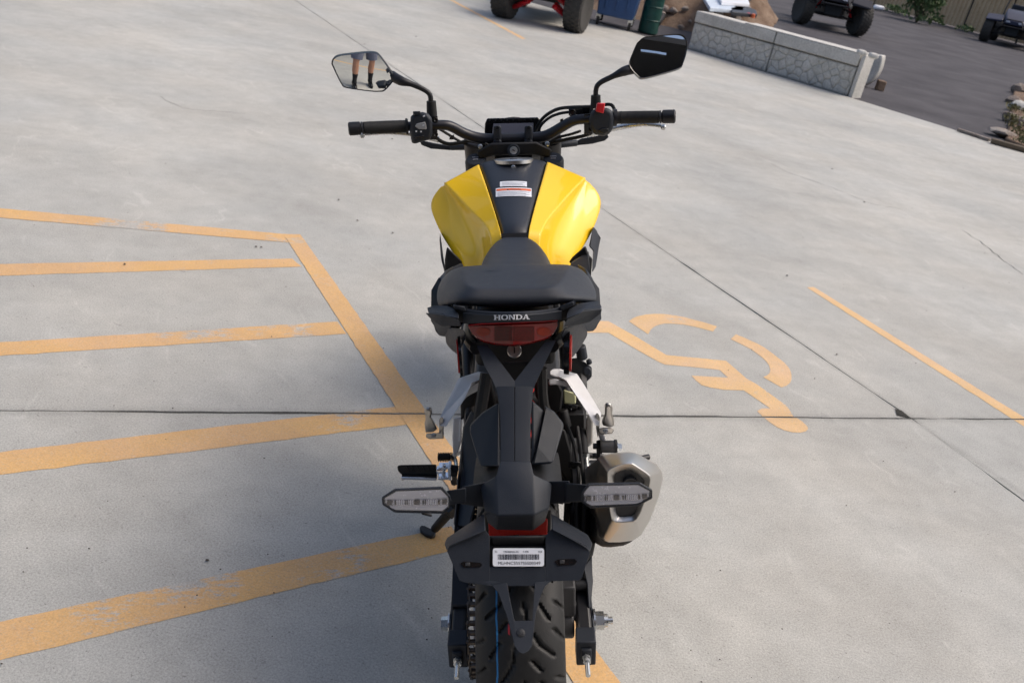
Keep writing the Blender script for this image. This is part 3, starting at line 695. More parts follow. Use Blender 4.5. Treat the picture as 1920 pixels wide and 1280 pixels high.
# ---- buggies
def tyre_vf(r, w_, seg=40, knobs=True):
    prof = [(-w_/2*.8, r*.52), (-w_/2, r*.72), (-w_/2*.98, r*.88), (-w_/2*.8, r*.965), (-w_*.2, r), (w_*.2, r), (w_/2*.8, r*.965), (w_/2*.98, r*.88), (w_/2, r*.72), (w_/2*.8, r*.52)]
    t = stack((0, 0, 0), (1, 0, 0), prof, seg)
    t = (t[0], t[1])
    if not knobs: return t
    parts = [t]
    for k in range(28):
        a = 2*PI*k/28
        for j, x in enumerate((-.36, -.12, .12, .36)):
            aa = a+(j % 2)*PI/28; rr_ = r*(1.0 if abs(x) < .2 else .965)
            c = Vector((x*w_, math.cos(aa)*rr_, math.sin(aa)*rr_))
            parts.append(box(c, (w_*.17, r*.11, r*.07), Matrix.Rotation(aa-PI/2, 3, 'X')))
    return J(*parts)
def buggy(pl, pr, r, tw, base_len, label, arm, hood, steer=0, kind=0, rimm='black_metal', lift=0):
    d = (pr-pl).normalized(); ctr = (pl+pr)/2; track = (pr-pl).length
    root = empty('off_road_buggy', ctr, math.atan2(d.y, d.x), label=label, cat='buggy')   # local x = to picture right, -y = towards camera (front)
    hx = track/2
    wm = None
    for sx, y in ((-1, 0), (1, 0), (-1, base_len), (1, base_len)):
        cx = sx*hx; c = (cx, y, r)
        rim = obj('wheel', stack((sx*tw*.25-.02, 0, 0), (1, 0, 0), [(0, r*.12), (0, r*.54), (.012, r*.54), (.03, r*.40), (.05, r*.2), (.05, r*.1)] if sx > 0 else [(0, r*.1), (0, r*.2), (.02, r*.4), (.038, r*.54), (.05, r*.54), (.05, r*.12)], 24), M[rimm], root)
        rim.location = c
        if y == 0: rim.rotation_euler = (0, 0, steer)
        if wm is None: ty = obj('tyre', tyre_vf(r, tw), M['dusty'], rim); wm = ty.data
        else: ty = bpy.data.objects.new('tyre', wm); COL.objects.link(ty); ty.parent = rim
        for k in range(5):
            a = 2*PI*k/5; obj('spoke', bar((sx*(tw*.25+.02), 0, 0), (sx*(tw*.25+.0), math.cos(a)*r*.5, math.sin(a)*r*.5), .05, .03, (1, 0, 0)), M['alu' if rimm == 'alu' else 'black_metal'], rim)
    for sx in (-1, 1):
        for y0 in (0, base_len):
            s1 = 1 if y0 == 0 else -1
            for z0, z1, nm in ((r*(.92 if lift else 1.0), r*(.62 if lift else .78), 'lower_arm'), (r*(1.32 if lift else 1.45), r*(1.0 if lift else 1.2), 'upper_arm')):
                k = .16 if nm == 'lower_arm' else .10
                obj(nm, J(tube([(sx*.16, y0-k, z0), (sx*(hx-tw*.45), y0, z1-lift*.3)], .018+lift*.12, 8), tube([(sx*.16, y0+k*1.2, z0), (sx*(hx-tw*.45), y0, z1-lift*.3)], .018+lift*.12, 8)), arm, root)
            obj('shock_spring', J(*[tube([(sx*(.2+.22*t), y0+.02, r*1.0+.42*(1-t)) for t in (0, 1)], .022, 8)],
                tube([Vector((sx*(.2+.2*t), y0+.02, r*1.02+.40*(1-t)))+Vector((math.cos(t*50)*.035, math.sin(t*50)*.035, 0)) for t in [i/60 for i in range(61)]], .008, 6)), arm if kind != 1 else M['red'], root)
    L = base_len
    obj('chassis', J(loft([[(-.18, -.22, .30+lift), (.18, -.22, .30+lift), (.18, -.18, .52), (-.18, -.18, .52)], [(-.3, .35, .24+lift), (.3, .35, .24+lift), (.32, .35, .6), (-.32, .35, .6)], [(-.42, .6, .24), (.42, .6, .24), (.42, .6, .55), (-.42, .6, .55)], [(-.40, L+.1, .26), (.40, L+.1, .26), (.38, L+.1, .7), (-.38, L+.1, .7)]])), M['plastic_dark'], root, bevel=.02)
    obj('hood', loft([[(-.26, -.42, .60), (.26, -.42, .60), (.24, -.38, .72), (-.24, -.38, .72)], [(-.42, .0, .66), (.42, .0, .66), (.36, .0, .92), (-.36, .0, .92)], [(-.46, .5, .62), (.46, .5, .62), (.40, .5, 1.02), (-.40, .5, 1.02)]]), hood, root, bevel=.03, seg=3)
    for sx in (-1, 1):
        obj('fender', loft([[(sx*.34, -.32, r*1.75), (sx*(hx+tw*.5), -.32, r*1.7), (sx*(hx+tw*.5), -.32, r*1.7+.04), (sx*.34, -.32, r*1.75+.06)], [(sx*.34, 0, r*2.15), (sx*(hx+tw*.55), 0, r*2.1), (sx*(hx+tw*.55), 0, r*2.1+.04), (sx*.34, 0, r*2.15+.06)], [(sx*.4, .38, r*1.9), (sx*(hx+tw*.5), .38, r*1.85), (sx*(hx+tw*.5), .38, r*1.85+.04), (sx*.4, .38, r*1.9+.06)]]), hood, root, bevel=.015)
        obj('headlight', loft([[(sx*.12, -.425, .66), (sx*.24, -.405, .66), (sx*.24, -.395, .705), (sx*.12, -.415, .705)], [(sx*.12, -.38, .66), (sx*.24, -.38, .66), (sx*.24, -.37, .7), (sx*.12, -.38, .7)]]), M['lens_silver'], root)
        obj('seat', J(box((sx*.22, L*.55, .62), (.38, .45, .14)), box((sx*.22, L*.55+.24, .88), (.38, .1, .55))), M['seat'], root, bevel=.04, seg=3)
    obj('bumper', J(tube([(-.3, -.36, .42), (-.3, -.52, .55), (.3, -.52, .55), (.3, -.36, .42)], .018, 8), tube([(-.3, -.52, .55), (-.2, -.5, .75), (.2, -.5, .75), (.3, -.52, .55)], .018, 8)), M['black_metal'], root)
    cg = []
    for sx in (-1, 1):
        cg.append(tube([(sx*.45, .35, .6), (sx*.46, .45, 1.0), (sx*.42, L*.42, 1.72), (sx*.42, L*.8, 1.74), (sx*.44, L+.1, .75)], .022, 8))
    cg += [tube([(-.42, L*.42, 1.72), (.42, L*.42, 1.72)], .022, 8), tube([(-.42, L*.8, 1.74), (.42, L*.8, 1.74)], .022, 8)]
    obj('roll_cage', J(*cg), M['black_metal'], root)
    obj('steering_wheel', tube([Vector((.22+math.cos(a)*.15, .62+math.sin(a)*.05, 1.02+math.sin(a)*.14)) for a in [2*PI*k/20 for k in range(21)]], .013, 6), M['plastic'], root)
    return root
b1 = buggy(G(944, 33), G(1076, 60), .30, .25, 1.75, 'off road buggy with red suspension arms parked at the top centre', M['buggy_red'], M['buggy_red'], R_(-14), 0, lift=.11)
b2 = buggy(G(1498, 44), G(1498, 44)+Vector((1.22, -.27, 0)), .34, .27, 2.1, 'dark buggy with a red shock spring parked on the driveway behind the block wall', M['black_metal'], M['shirt'], R_(25), 1, 'black_metal')
b3 = buggy(G(1843, 77), G(1843, 77)+Vector((1.16, -.66, 0)), .36, .28, 2.1, 'dark blue buggy seen from the front beside the tan fence', M['black_metal'], mat('navy_paint', (.012, .015, .04), .4), 0, 2)

# ================================================================== SHOP BEHIND THE VIEWPOINT (seen in the mirrors)
shop = empty('shop_building', (0, -9, 0), label='dark shop front behind the photographer seen in the right mirror', cat='building')
obj('wall', J(box((-9, -.2, 2.8), (10, .3, 5.6)), box((9, -.2, 2.8), (10, .3, 5.6)), box((0, -.2, 4.3), (8, .3, 2.6))), M['wallpaint'], shop)
for k in range(4):
    f_ = obj('window', J(box((-3+k*2, -.1, 1.5), (1.96, .08, 3.0))), M['gloss_black'], shop); obj('pane', box((-3+k*2, -.05, 1.5), (1.8, .02, 2.8)), M['gloss_black'], f_)
can = empty('canopy', (0, 0, 0), label='dark canopy roof over the photographer seen in the right mirror', cat='canopy')
def rf(x0, x1, y0, y1, z0, z1): return loft([[(x0, y0, z0), (x1, y0, z0), (x1, y0, z0+.06), (x0, y0, z0+.06)], [(x0, y1, z1), (x1, y1, z1), (x1, y1, z1+.06), (x0, y1, z1+.06)]])
CY = -2.95; CZ = 5.2
def zc(y): return CZ+(CY-y)*.04
for x0, x1, y0, y1 in ((-3.5, 12, -3.93, CY), (-3.5, 12, -9, -4.22), (-3.5, -1.35, -4.22, -3.93), (-.1, 12, -4.22, -3.93)):
    obj('roof_sheet', rf(x0, x1, y0, y1, zc(y0), zc(y1)), M['roof'], can)
for x in (-3.4, 2.6, 5, 8, 11): obj('rafter', bar((x, -8.8, 5.4), (x, CY, CZ-.12), .06, .16), M['roof'], can)
obj('fascia', box((4.25, CY+.03, CZ), (15.6, .05, .28)), M['roof'], can)
for x in (4, 9): obj('post', box((x, CY-.3, 2.6), (.12, .12, 5.2)), M['roof'], can)

# ---- the photographer (legs seen in the left mirror) and the camera he holds
PY = -.46
per = empty('person', (0, PY, 0), label='person in grey shorts and black shoes behind the motorcycle, legs reflected in the left mirror', cat='person')
def P3(x, y, z): return Vector((x, y, z))
AR = []
fl, fr = (-.15, .10), (.17, -.06)
for sx, (fx, fy) in ((-1, fl), (1, fr)):
    AR.append(tube([(sx*.09, 0, .92), (fx*.85, fy*.5, .68), (fx, fy*.9+.01, .48), (fx, fy-.02, .34), (fx, fy-.01, .12), (fx, fy, .06)], [.095, .082, .056, .060, .036, .04], 16, 3))
AR.append(tube([(0, 0, .86), (0, 0, 1.0), (0, 0, 1.15), (0, 0, 1.35), (0, .0, 1.45)], [.15, .135, .14, .165, .08], 18, 3, sx=1.0))
AR.append(tube([(0, 0, 1.42), (0, .02, 1.55)], .052, 14))
AR.append(stack((0, .035, 1.52), (0, .05, 1), [(0, .035), (.03, .065), (.09, .082), (.15, .085), (.2, .07), (.235, .03)], 18))
AR.append(tube([(0, .11, 1.66), (0, .138, 1.625), (0, .118, 1.615)], [.008, .016, .01], 8))
for sx in (-1, 1):
    AR.append(box((sx*.088, .03, 1.64), (.012, .03, .055)))
    AR.append(tube([(sx*.12, 0, 1.39), (sx*.20, .0, 1.37), (sx*.27, .04, 1.20), (sx*.27, .10, 1.10), (sx*.16, .25, 1.27), (sx*.10, .345, 1.395)], [.06, .058, .045, .04, .034, .026], 14, 3))
    AR.append(tube([(sx*.10, .335, 1.385), (sx*.078, .372, 1.42)], [.026, .034], 12))
    for k, L in enumerate((.062, .07, .066, .054)):
        z = 1.445-k*.017
        AR.append(tube([(sx*.078, .37, z), (sx*.066, .37+L*.5, z+.004), (sx*.045, .37+L*.62, z)], [.0095, .009, .0075], 8))
    AR.append(tube([(sx*.085, .35, 1.43), (sx*.07, .345, 1.47), (sx*.05, .36, 1.478)], [.012, .011, .009], 8))
bd_ = obj('body', J(*AR), M['skin'], per)
rm = bd_.modifiers.new('r', 'REMESH'); rm.mode = 'VOXEL'; rm.voxel_size = .0075; rm.use_smooth_shade = True
def leg_tube(fx, fy, zs, rs): return tube([(fx, fy, z) for z in zs], rs, 16, 3)
obj('shorts', J(*[tube([(sx*.085, 0, .96), (fx*.8, fy*.45, .74), (fx*.93, fy*.7, .53)], [.125, .12, .105], 18, 3) for sx, (fx, fy) in ((-1, fl), (1, fr))], tube([(0, 0, .84), (0, 0, 1.02)], [.155, .15], 20)), M['shorts'], per)
obj('shirt', J(tube([(0, 0, .96), (0, 0, 1.15), (0, 0, 1.33), (0, 0, 1.44)], [.165, .16, .19, .08], 20, 3), *[tube([(sx*.12, 0, 1.39), (sx*.21, .0, 1.365), (sx*.265, .03, 1.25)], [.08, .072, .062], 14, 3) for sx in (-1, 1)]), M['shirt'], per)
obj('hair', stack((0, .015, 1.64), (0, -.05, 1), [(0, .088), (.05, .092), (.10, .08), (.125, .04)], 18), M['hair'], per)
for fx, fy in (fl, fr):
    obj('sock', tube([(fx, fy, .26), (fx, fy-.005, .15), (fx, fy, .07)], [.052, .044, .047], 14, 3), M['sock'], per)
    obj('shoe', loft([[(fx+math.cos(a)*.048*s_, fy+.055+math.sin(a)*.145*s_, z) for a in [2*PI*k/20 for k in range(20)]] for z, s_ in ((.0, .96), (.03, 1.0), (.06, .9), (.085, .62))]), M['gloss_black'], per)
dslr = empty('camera', (0, -.10, 1.45), label='black camera held in both hands by the photographer', cat='camera')
obj('camera_body', J(box((0, -.01, -.01), (.13, .05, .09)), box((0, 0, .045), (.05, .05, .03))), M['plastic'], dslr, bevel=.008)
obj('lens', stack((0, .012, -.008), (0, 1, 0), [(0, .032), (.055, .034), (.06, .03)], 24), M['plastic_dark'], dslr)
# ================================================================== MOTORCYCLE (bike frame: x right, y forward, z up)
bike = empty('motorcycle', BO, label='yellow and black naked motorcycle leaning on its side stand, seen from behind', cat='motorcycle')
mb = BM.to_4x4(); mb.translation = BO; bike.matrix_world = mb
def part(name, vf, m_, parent=None, **k): return obj(name, vf, M[m_] if isinstance(m_, str) else m_, parent or bike, **k)
PL = 'plastic'; PD = 'plastic_dark'
def disc_pts(c, u, v, r, n=24, r2=None): return [c+u*math.cos(2*PI*k/n)*r+v*math.sin(2*PI*k/n)*(r2 or r) for k in range(n)]
AX = Vector((0, 0, .306))
# -- tyres and wheels
def tyre(wd, R0, rim, groove=True, nu=760, nv=84):
    xs = np.linspace(-1, 1, nv); th = np.arange(nu)/nu*2*PI
    # section: crown then sidewalls curling to the rim
    ang = xs*2.35
    hw = wd/2
    X = hw*np.sin(np.clip(ang, -PI/2, PI/2)); X = np.where(np.abs(ang) > PI/2, np.sign(ang)*hw*(1-.25*((np.abs(ang)-PI/2)/.78)**2), X)
    sec = R0-(R0-rim)*(.47*(1-np.cos(np.clip(np.abs(ang), 0, PI/2)))+.53*np.clip((np.abs(ang)-PI/2)/.78, 0, 1))
    XX, TT = np.meshgrid(X, th); RR = np.tile(sec, (nu, 1)).copy()
    if groove:
        per = 2*PI*R0/17; s_ = (TT*R0) % per
        D = np.full(XX.shape, 9.0)
        segs = [((.006, .010), (.012, .045)), ((.012, .045), (.030, .072)), ((.030, .072), (.050, .088)),      # long sweeping sipe
                ((.030, .012), (.044, .034)), ((.052, .050), (.066, .066)), ((.018, .094), (.030, .108)), ((.054, .008), (.068, .018))]
        for side in (1, -1):
            off = 0 if side > 0 else per*.5
            for a, b in segs:
                for sh in (-per, 0, per):
                    ax, ay = a[0]*side, a[1]+off+sh; bx, by = b[0]*side, b[1]+off+sh
                    dx, dy = bx-ax, by-ay; t = np.clip(((XX-ax)*dx+(s_-ay)*dy)/(dx*dx+dy*dy), 0, 1)
                    D = np.minimum(D, np.hypot(XX-ax-t*dx, s_-ay-t*dy))
        RR -= np.where(D < .0019, .0050, np.where(D < .0030, .0050*(.0030-D)/.0011, 0))
    V = np.stack([XX, np.cos(TT)*RR, np.sin(TT)*RR], -1).reshape(-1, 3)
    i = np.arange(nu)[:, None]; k = np.arange(nv-1)[None, :]
    a = i*nv+k; b = ((i+1) % nu)*nv+k
    F = np.stack([a, a+1, b+1, b], -1).reshape(-1, 4)
    return V.tolist(), F.tolist()
def tyre_mat(blue, red):
    mt = mat('tyre_rubber', (0.011, 0.011, 0.011), .5, noise=.25, scale=90, bump=.25, bscale=700); n, l, p = nodes_of(mt)
    tc = n.new('ShaderNodeTexCoord'); sx = n.new('ShaderNodeSeparateXYZ'); l.new(tc.outputs['Object'], sx.inputs[0])
    wv = noise_node(n, l, tc.outputs['Object'], 25, 2)
    xx = mul(n, l, sx.outputs[0], mul(n, l, mul(n, l, wv, -.5, 'ADD'), .006), 'ADD')
    src = p.inputs['Base Color'].links[0].from_socket
    def stripe(c, hw, colr, src, brk):
        d = mul(n, l, mul(n, l, xx, -c, 'ADD'), 0, 'ADD'); ab = n.new('ShaderNodeMath'); ab.operation = 'ABSOLUTE'; l.new(d, ab.inputs[0])
        lt = n.new('ShaderNodeMath'); lt.operation = 'LESS_THAN'; l.new(ab.outputs[0], lt.inputs[0]); lt.inputs[1].default_value = hw
        f = lt.outputs[0]
        if brk:
            g_ = n.new('ShaderNodeMath'); g_.operation = 'GREATER_THAN'; g_.inputs[1].default_value = brk; l.new(noise_node(n, l, tc.outputs['Object'], 22, 1), g_.inputs[0]); f = mul(n, l, f, g_.outputs[0])
        return mixc(n, l, f, src, colr)
    s1 = stripe(blue, .0013, (.02, .16, .38), src, 0); s2 = stripe(red, .0012, (.35, .02, .03), s1, .56)
    l.new(s2, p.inputs['Base Color']); return mt
def rim_vf(r, w_, seg=64):
    pr = [(-w_/2, r+.012), (-w_/2, r), (-w_/2*.8, r-.01), (-w_*.2, r-.03), (w_*.2, r-.03), (w_/2*.8, r-.01), (w_/2, r), (w_/2, r+.012)]
    rings = [[Vector((h, math.cos(a)*q, math.sin(a)*q)) for h, q in pr] for a in [2*PI*k/seg for k in range(seg)]]; rings.append(rings[0])
    return loft(rings, False)
def spokes(r, sx=.02, n=5):
    return [J(*[bar((0, math.cos(a+o_*.25)*.045, math.sin(a+o_*.25)*.045), (sx*0, math.cos(a+o_)*(r-.02), math.sin(a+o_)*(r-.02)), .030, .018, (1, 0, 0), .024, .014) for o_ in (-.22, .22)]) for a in [2*PI*k/n+.3 for k in range(n)]]
rw = part('rear_wheel', rim_vf(.216, .10), 'black_metal'); rw.location = AX
obj('tyre', tyre(.137, .306, .222), tyre_mat(-.034, -.016), rw, smooth=50)
for s_ in spokes(.216): obj('spoke', s_, M['black_metal'], rw, bevel=.004)
obj('hub', stack((-.075, 0, 0), (1, 0, 0), [(0, .05), (.03, .055), (.05, .038), (.11, .038), (.13, .05), (.14, .045)], 28), M['black_metal'], rw)
obj('sprocket', J(stack((-.083, 0, 0), (1, 0, 0), [(0, .084), (.006, .084)], 72), *[box((-.080, math.cos(a)*.086, math.sin(a)*.086), (.005, .006, .009), Matrix.Rotation(a, 3, 'X')) for a in [2*PI*k/36 for k in range(36)]]), M['steel'], rw)
obj('brake_disc', stack((.068, 0, 0), (1, 0, 0), [(0, .110), (.004, .110)], 48), M['steel'], rw)
FAX = Vector((0, 1.352, .306))
fw_ = part('front_wheel', rim_vf(.216, .08), 'black_metal'); fw_.location = FAX
obj('tyre', tyre(.110, .300, .222, False, 120, 30), M['rubber'], fw_)
for s_ in spokes(.216): obj('spoke', s_, M['black_metal'], fw_)
obj('brake_disc', stack((-.06, 0, 0), (1, 0, 0), [(0, .148), (.005, .148)], 40), M['steel'], fw_)
# -- chain
RS = .091; FS = Vector((-.083, .47, .37)); RSc = Vector((-.083, 0, .306)); RF = .036
path = []
n_ = 2000
dirv = (FS-RSc); L0 = math.hypot(dirv.y, dirv.z); a0 = math.atan2(dirv.z, dirv.y); al = math.acos((RS-RF)/L0)
at = a0+al; ab_ = a0-al
def pc(c, r, a): return Vector((c.x, c.y+math.cos(a)*r, c.z+math.sin(a)*r))
top = [pc(FS, RF, at), pc(RSc, RS, at)]
pts = [pc(FS, RF, at).lerp(pc(RSc, RS, at), t/40) for t in range(41)]
a = at
while a < ab_+2*PI: pts.append(pc(RSc, RS, a)); a += .04
pts += [pc(RSc, RS, ab_).lerp(pc(FS, RF, ab_), t/40)-Vector((0, 0, .012*math.sin(PI*t/40))) for t in range(41)]
a = ab_
while a < at: pts.append(pc(FS, RF, a)); a += .1
seg = [0]
for i in range(1, len(pts)): seg.append(seg[-1]+(pts[i]-pts[i-1]).length)
def at_len(s_):
    i = int(np.searchsorted(seg, s_)); i = max(1, min(len(pts)-1, i)); t = (s_-seg[i-1])/(seg[i]-seg[i-1]+1e-9); return pts[i-1].lerp(pts[i], t)
pit = .01588; nl = int(seg[-1]/pit); chain = empty('chain', (0, 0, 0)); chain.parent = bike
def link_mesh(w_, t):
    out = []
    for x in (-w_, w_):
        out.append(loft([[Vector((x+dx, cy_+math.cos(a)*.0062, math.sin(a)*.0062)) for cy_, a in [(0, PI/2+k*PI/6) for k in range(7)]+[(pit, -PI/2+k*PI/6) for k in range(7)]] for dx in (-t/2, t/2)]))
    out.append(stack((-w_-.003, 0, 0), (1, 0, 0), [(0, .0026), (2*w_+.006, .0026)], 8))
    return J(*out)
lm = [None, None]
for i in range(nl):
    p = at_len(i*pit); q_ = at_len(((i+1) % nl)*pit); ang = math.atan2(q_.z-p.z, q_.y-p.y); k = i % 2
    if lm[k] is None:
        o = obj('chain_link', J(link_mesh(.0070 if k else .0092, .0018), stack((-.0055, 0, 0), (1, 0, 0), [(0, .005), (.011, .005)], 10)), M['chain'], chain); lm[k] = o.data
    else: o = bpy.data.objects.new('chain_link', lm[k]); COL.objects.link(o); o.parent = chain
    o.location = p; o.rotation_euler = (ang, 0, 0)
# -- swingarm, axle, adjusters
sw = part('swingarm', J(*([loft([[(s_*.112+a*.013, y, z) for a, z in ((-1, z0), (1, z0), (1, z1), (-1, z1))] for y, z0, z1 in ((.46, .35, .43), (.12, .292, .352), (-.045, .284, .33))]) for s_ in (-1, 1)]+[cyl((-.112, .44, .39), (.112, .44, .39), .04), box((0, .33, .40), (.2, .05, .05))])), 'black_metal', bevel=.005)
for s_ in (-1, 1):
    ad = obj('chain_adjuster', J(box((s_*.112, -.062, .309), (.034, .036, .056)), box((s_*.112, -.075, .309), (.018, .022, .030)), box((s_*.128, -.0, .306), (.005, .11, .036))), M['plastic'], sw, bevel=.004)
    obj('adjuster_bolt', J(cyl((s_*.112, -.08, .309), (s_*.112, -.124, .306), .0042, seg=12), stack((s_*.112, -.084, .3088), (0, -1, 0), [(0, .0075), (.007, .0075)], 6), stack((s_*.112, -.0925, .3088), (0, -1, 0), [(0, .0068), (.006, .0068)], 6)), M['zinc'], sw, smooth=30)
obj('axle_nut', J(stack((.131, 0, .306), (1, 0, 0), [(0, .021), (.003, .021)], 28), stack((.134, 0, .306), (1, 0, 0), [(0, .016), (.016, .016)], 6), stack((.150, 0, .306), (1, 0, 0), [(0, .012), (.007, .0115)], 20), cyl((.157, 0, .306), (.166, 0, .306), .0065)), M['zinc'], sw, smooth=30)
obj('axle_bolt', J(stack((-.131, 0, .306), (-1, 0, 0), [(0, .019), (.003, .019)], 28), stack((-.134, 0, .306), (-1, 0, 0), [(0, .013), (.013, .012)], 6)), M['zinc'], sw, smooth=30)
# chain guard: long blade above the left arm
cgp = Bs([(873, 772, .36), (905, 772, .36), (892, 900, .20), (888, 1020, .08), (886, 1134, .005), (846, 1134, .005), (850, 1020, .08), (857, 900, .20)])
part('chain_guard', J(prism(cgp, (0, .0, -.006)), prism([cgp[5], cgp[6], cgp[7], cgp[0], cgp[0]+Vector((0, 0, -.05)), cgp[7]+Vector((0, 0, -.05)), cgp[6]+Vector((0, 0, -.04)), cgp[5]+Vector((0, 0, -.035))], (.004, 0, 0))), PL, bevel=.003)
# -- brake caliper and bracket, right
part('brake_caliper', J(loft([Bs([(1048, 1098), (1066, 1096), (1070, 1120), (1050, 1122)], .05), Bs([(1050, 1098), (1078, 1096), (1080, 1122), (1052, 1124)], .12)]), bar(B(1060, 1118, .03), B(1090, 1160, -.01), .014, .022, (1, 0, 0)),
     stack((.055, -.0, .306), (1, 0, 0), [(0, .030), (.040, .030)], 24), box((.082, .03, .37), (.03, .10, .07)), cyl(B(1076, 1096, .04), B(1106, 1094, .04), .011)), 'engine', bevel=.004)
part('brake_hose', J(tube(Bs([(1082, 800, .33), (1090, 860, .26), (1096, 930, .20), (1092, 1010, .12), (1084, 1080, .06), (1076, 1130, .03), (1068, 1180, .02)]), .0042, 8, 4), tube(Bs([(1062, 795, .30), (1078, 840, .27), (1085, 900, .22), (1080, 960, .16), (1086, 1050, .08)]), .0038, 8, 4)), 'rubber')
# -- licence plate hanger
hc = [[away(B(l_, y, Y), .02), B(l_, y, Y), toward(B(l_+8, y, Y), .0015), toward(B(964.3, y, Y), .002), away(B(964.9, y, Y), .0015), away(B(965.3, y, Y), .0015), toward(B(965.9, y, Y), .002), toward(B(r_-8, y, Y), .0015), B(r_, y, Y), away(B(r_, y, Y), .02)]
      for l_, r_, y, Y in ((929, 1002, 724, .037), (932, 999, 735, .030), (935.5, 997, 758, .015), (938, 995, 784, .0), (938.5, 994.5, 830, -.030), (938, 994, 874, -.058))]
hg = part('plate_hanger', J(grid(hc),
    awayprism(Bs([(894, 648, .11), (913, 646, .11), (965, 714, .046), (965, 727, .036), (929.5, 727, .035), (925, 716, .04), (908, 684, .07)]), .02),
    awayprism(Bs([(1022, 641, .11), (1043, 637, .11), (1025, 674, .08), (1007, 712, .04), (1001, 727, .035), (965, 727, .036), (965, 714, .046)]), .02)), PL, bevel=.003)
# central block carrying the indicators
bv = Bs([(938, 866, -.058), (995, 866, -.058), (931, 893, -.078), (1000, 890, -.078), (934, 965, -.122), (1000, 963, -.122), (903, 910, -.068), (911, 955, -.104),
         (1033, 907, -.068), (1028, 950, -.104), (933, 990, -.114), (998, 991, -.114), (917, 977, -.100), (1019, 975, -.100)])
ib = part('indicator_mount', (bv, [(0, 2, 3, 1), (2, 4, 5, 3), (2, 6, 7, 4), (3, 5, 9, 8), (4, 10, 11, 5), (4, 7, 12, 10), (5, 11, 13, 9)]), PL, solid=.008, offs=0, bevel=.0022, seg=2, smooth=20)
for sd_, ol, inner, arm, arm2, thick in (
    (-1, [(741, 918), (828, 914), (842, 930), (844, 938), (842, 951), (831, 960), (741, 958), (719, 944), (718, 933)], 840, [(912, 903), (866, 912), (864, 945), (908, 950)], [(874, 914), (838, 919), (836, 945), (874, 943)], .045),
    (1, [(1104, 908), (1199, 906), (1221, 919), (1221, 932), (1195, 946), (1108, 950), (1092, 939), (1092, 925), (1094, 921)], 1098, [(1028, 902), (1068, 901), (1070, 943), (1026, 944)], [(1060, 905), (1102, 908), (1100, 940), (1060, 941)], .045)):
    Yi = -.105
    ind = part('indicator', J(awayprism(Bs(ol, Yi), thick, .72)), PL, bevel=.003, seg=2)
    def aq(a, b, Y, t): return [B(*a, Y), B(*b, Y), away(B(*b, Y), t), away(B(*a, Y), t)]
    obj('indicator_arm', J(loft([aq(arm[0], arm[3], -.070, .03), aq(arm[1], arm[2], -.082, .03)]), loft([aq(arm2[0], arm2[3], -.085, .022), aq(arm2[1], arm2[2], -.09, .02)])), M['plastic'], ind, bevel=.0018)
    c2 = Vector((sum(p[0] for p in ol)/len(ol), sum(p[1] for p in ol)/len(ol)))
    il = [(c2.x+(p[0]-c2.x)*.955, c2.y+(p[1]-c2.y)*.86) for p in ol]
    # reflector bowl: upper slope, band, lower slope
    x0 = min(p[0] for p in il); x1 = max(p[0] for p in il); yb0 = 936 if sd_ < 0 else 927.5; yb1 = yb0+11.5
    up = [p for p in il if p[1] < yb0]; lo = [p for p in il if p[1] > yb1]
    tilt = -.012 if sd_ < 0 else -.03
    def yt(x): return (x-c2.x)*tilt
    bandq = [(x0+1, yb0+yt(x0)), (x1-1, yb0+yt(x1)), (x1-1, yb1+yt(x1)), (x0+1, yb1+yt(x0))]
    up.sort(key=lambda p: p[0]); lo.sort(key=lambda p: p[0])
    uq = [toward(B(p[0], p[1], Yi), .003) for p in up]+[toward(B(bandq[1][0], bandq[1][1], Yi), .0012), toward(B(bandq[0][0], bandq[0][1], Yi), .0012)]
    lq = [toward(B(bandq[3][0], bandq[3][1], Yi), .0012), toward(B(bandq[2][0], bandq[2][1], Yi), .0012)]+[toward(B(p[0], p[1], Yi), .003) for p in reversed(lo)]
    obj('lens_rim', J(*[bar(toward(B(*ol[k], Yi), .002), toward(B(*ol[(k+1) % len(ol)], Yi), .002), .003, .003, (0, 1, .3)) for k in range(len(ol))]), M['plastic'], ind)
    obj('reflector', J((uq, [tuple(range(len(uq)))]), (lq, [tuple(range(len(lq)))])), M['lens_silver'], ind, smooth=None)
    obj('lens_band', ([toward(B(*p, Yi), .0012) for p in bandq], [(0, 1, 2, 3)]), M['lens_band'], ind, smooth=None)
    pr = []; W_ = x1-x0; rr = random.Random(3)
    for k in range(26):
        xx = x0+W_*(.15+.70*k/25)
        if abs(k-12.5) < 2.2: continue
        h = 9.5; p0 = [(xx-.9, yb0+1+yt(xx)), (xx+.9, yb0+1+yt(xx)), (xx+.9, yb0+h+yt(xx)), (xx-.9, yb0+h+yt(xx))]
        pr.append(loft([[toward(B(*p, Yi), .0016) for p in p0], [toward(B(*((p[0]-xx)*.3+xx, p[1]), Yi), .0040) for p in p0]]))
    obj('prism_rib', J(*pr), M['lens_rib'], ind, smooth=None)
    dk = []
    for xx, ww in ((x0+W_*.075, 5.0), (x0+W_*.5, 5.2), (x0+W_*.93, 4.6), (x0+W_*.165, 1.6), (x0+W_*.33, 1.3), (x0+W_*.36, 1.0), (x0+W_*.60, 1.4), (x0+W_*.635, 1.1), (x0+W_*.845, 2.2)):
        dk.append(([toward(B(xx+a*ww, yb0+b_+yt(xx), Yi), .0044) for a, b_ in ((-1, 1.5), (1, 1.5), (1, 9.8), (-1, 9.8))], [(0, 1, 2, 3)]))
    obj('bulb_window', J(*dk), M['lens_amber'], ind, smooth=None)
    lv = [toward(B(c2.x+(p[0]-c2.x)*.985, c2.y+(p[1]-c2.y)*.95, Yi), .0065) for p in ol]
    obj('clear_lens', J((lv, [tuple(range(len(lv)))])), M['clear'], ind, smooth=None)
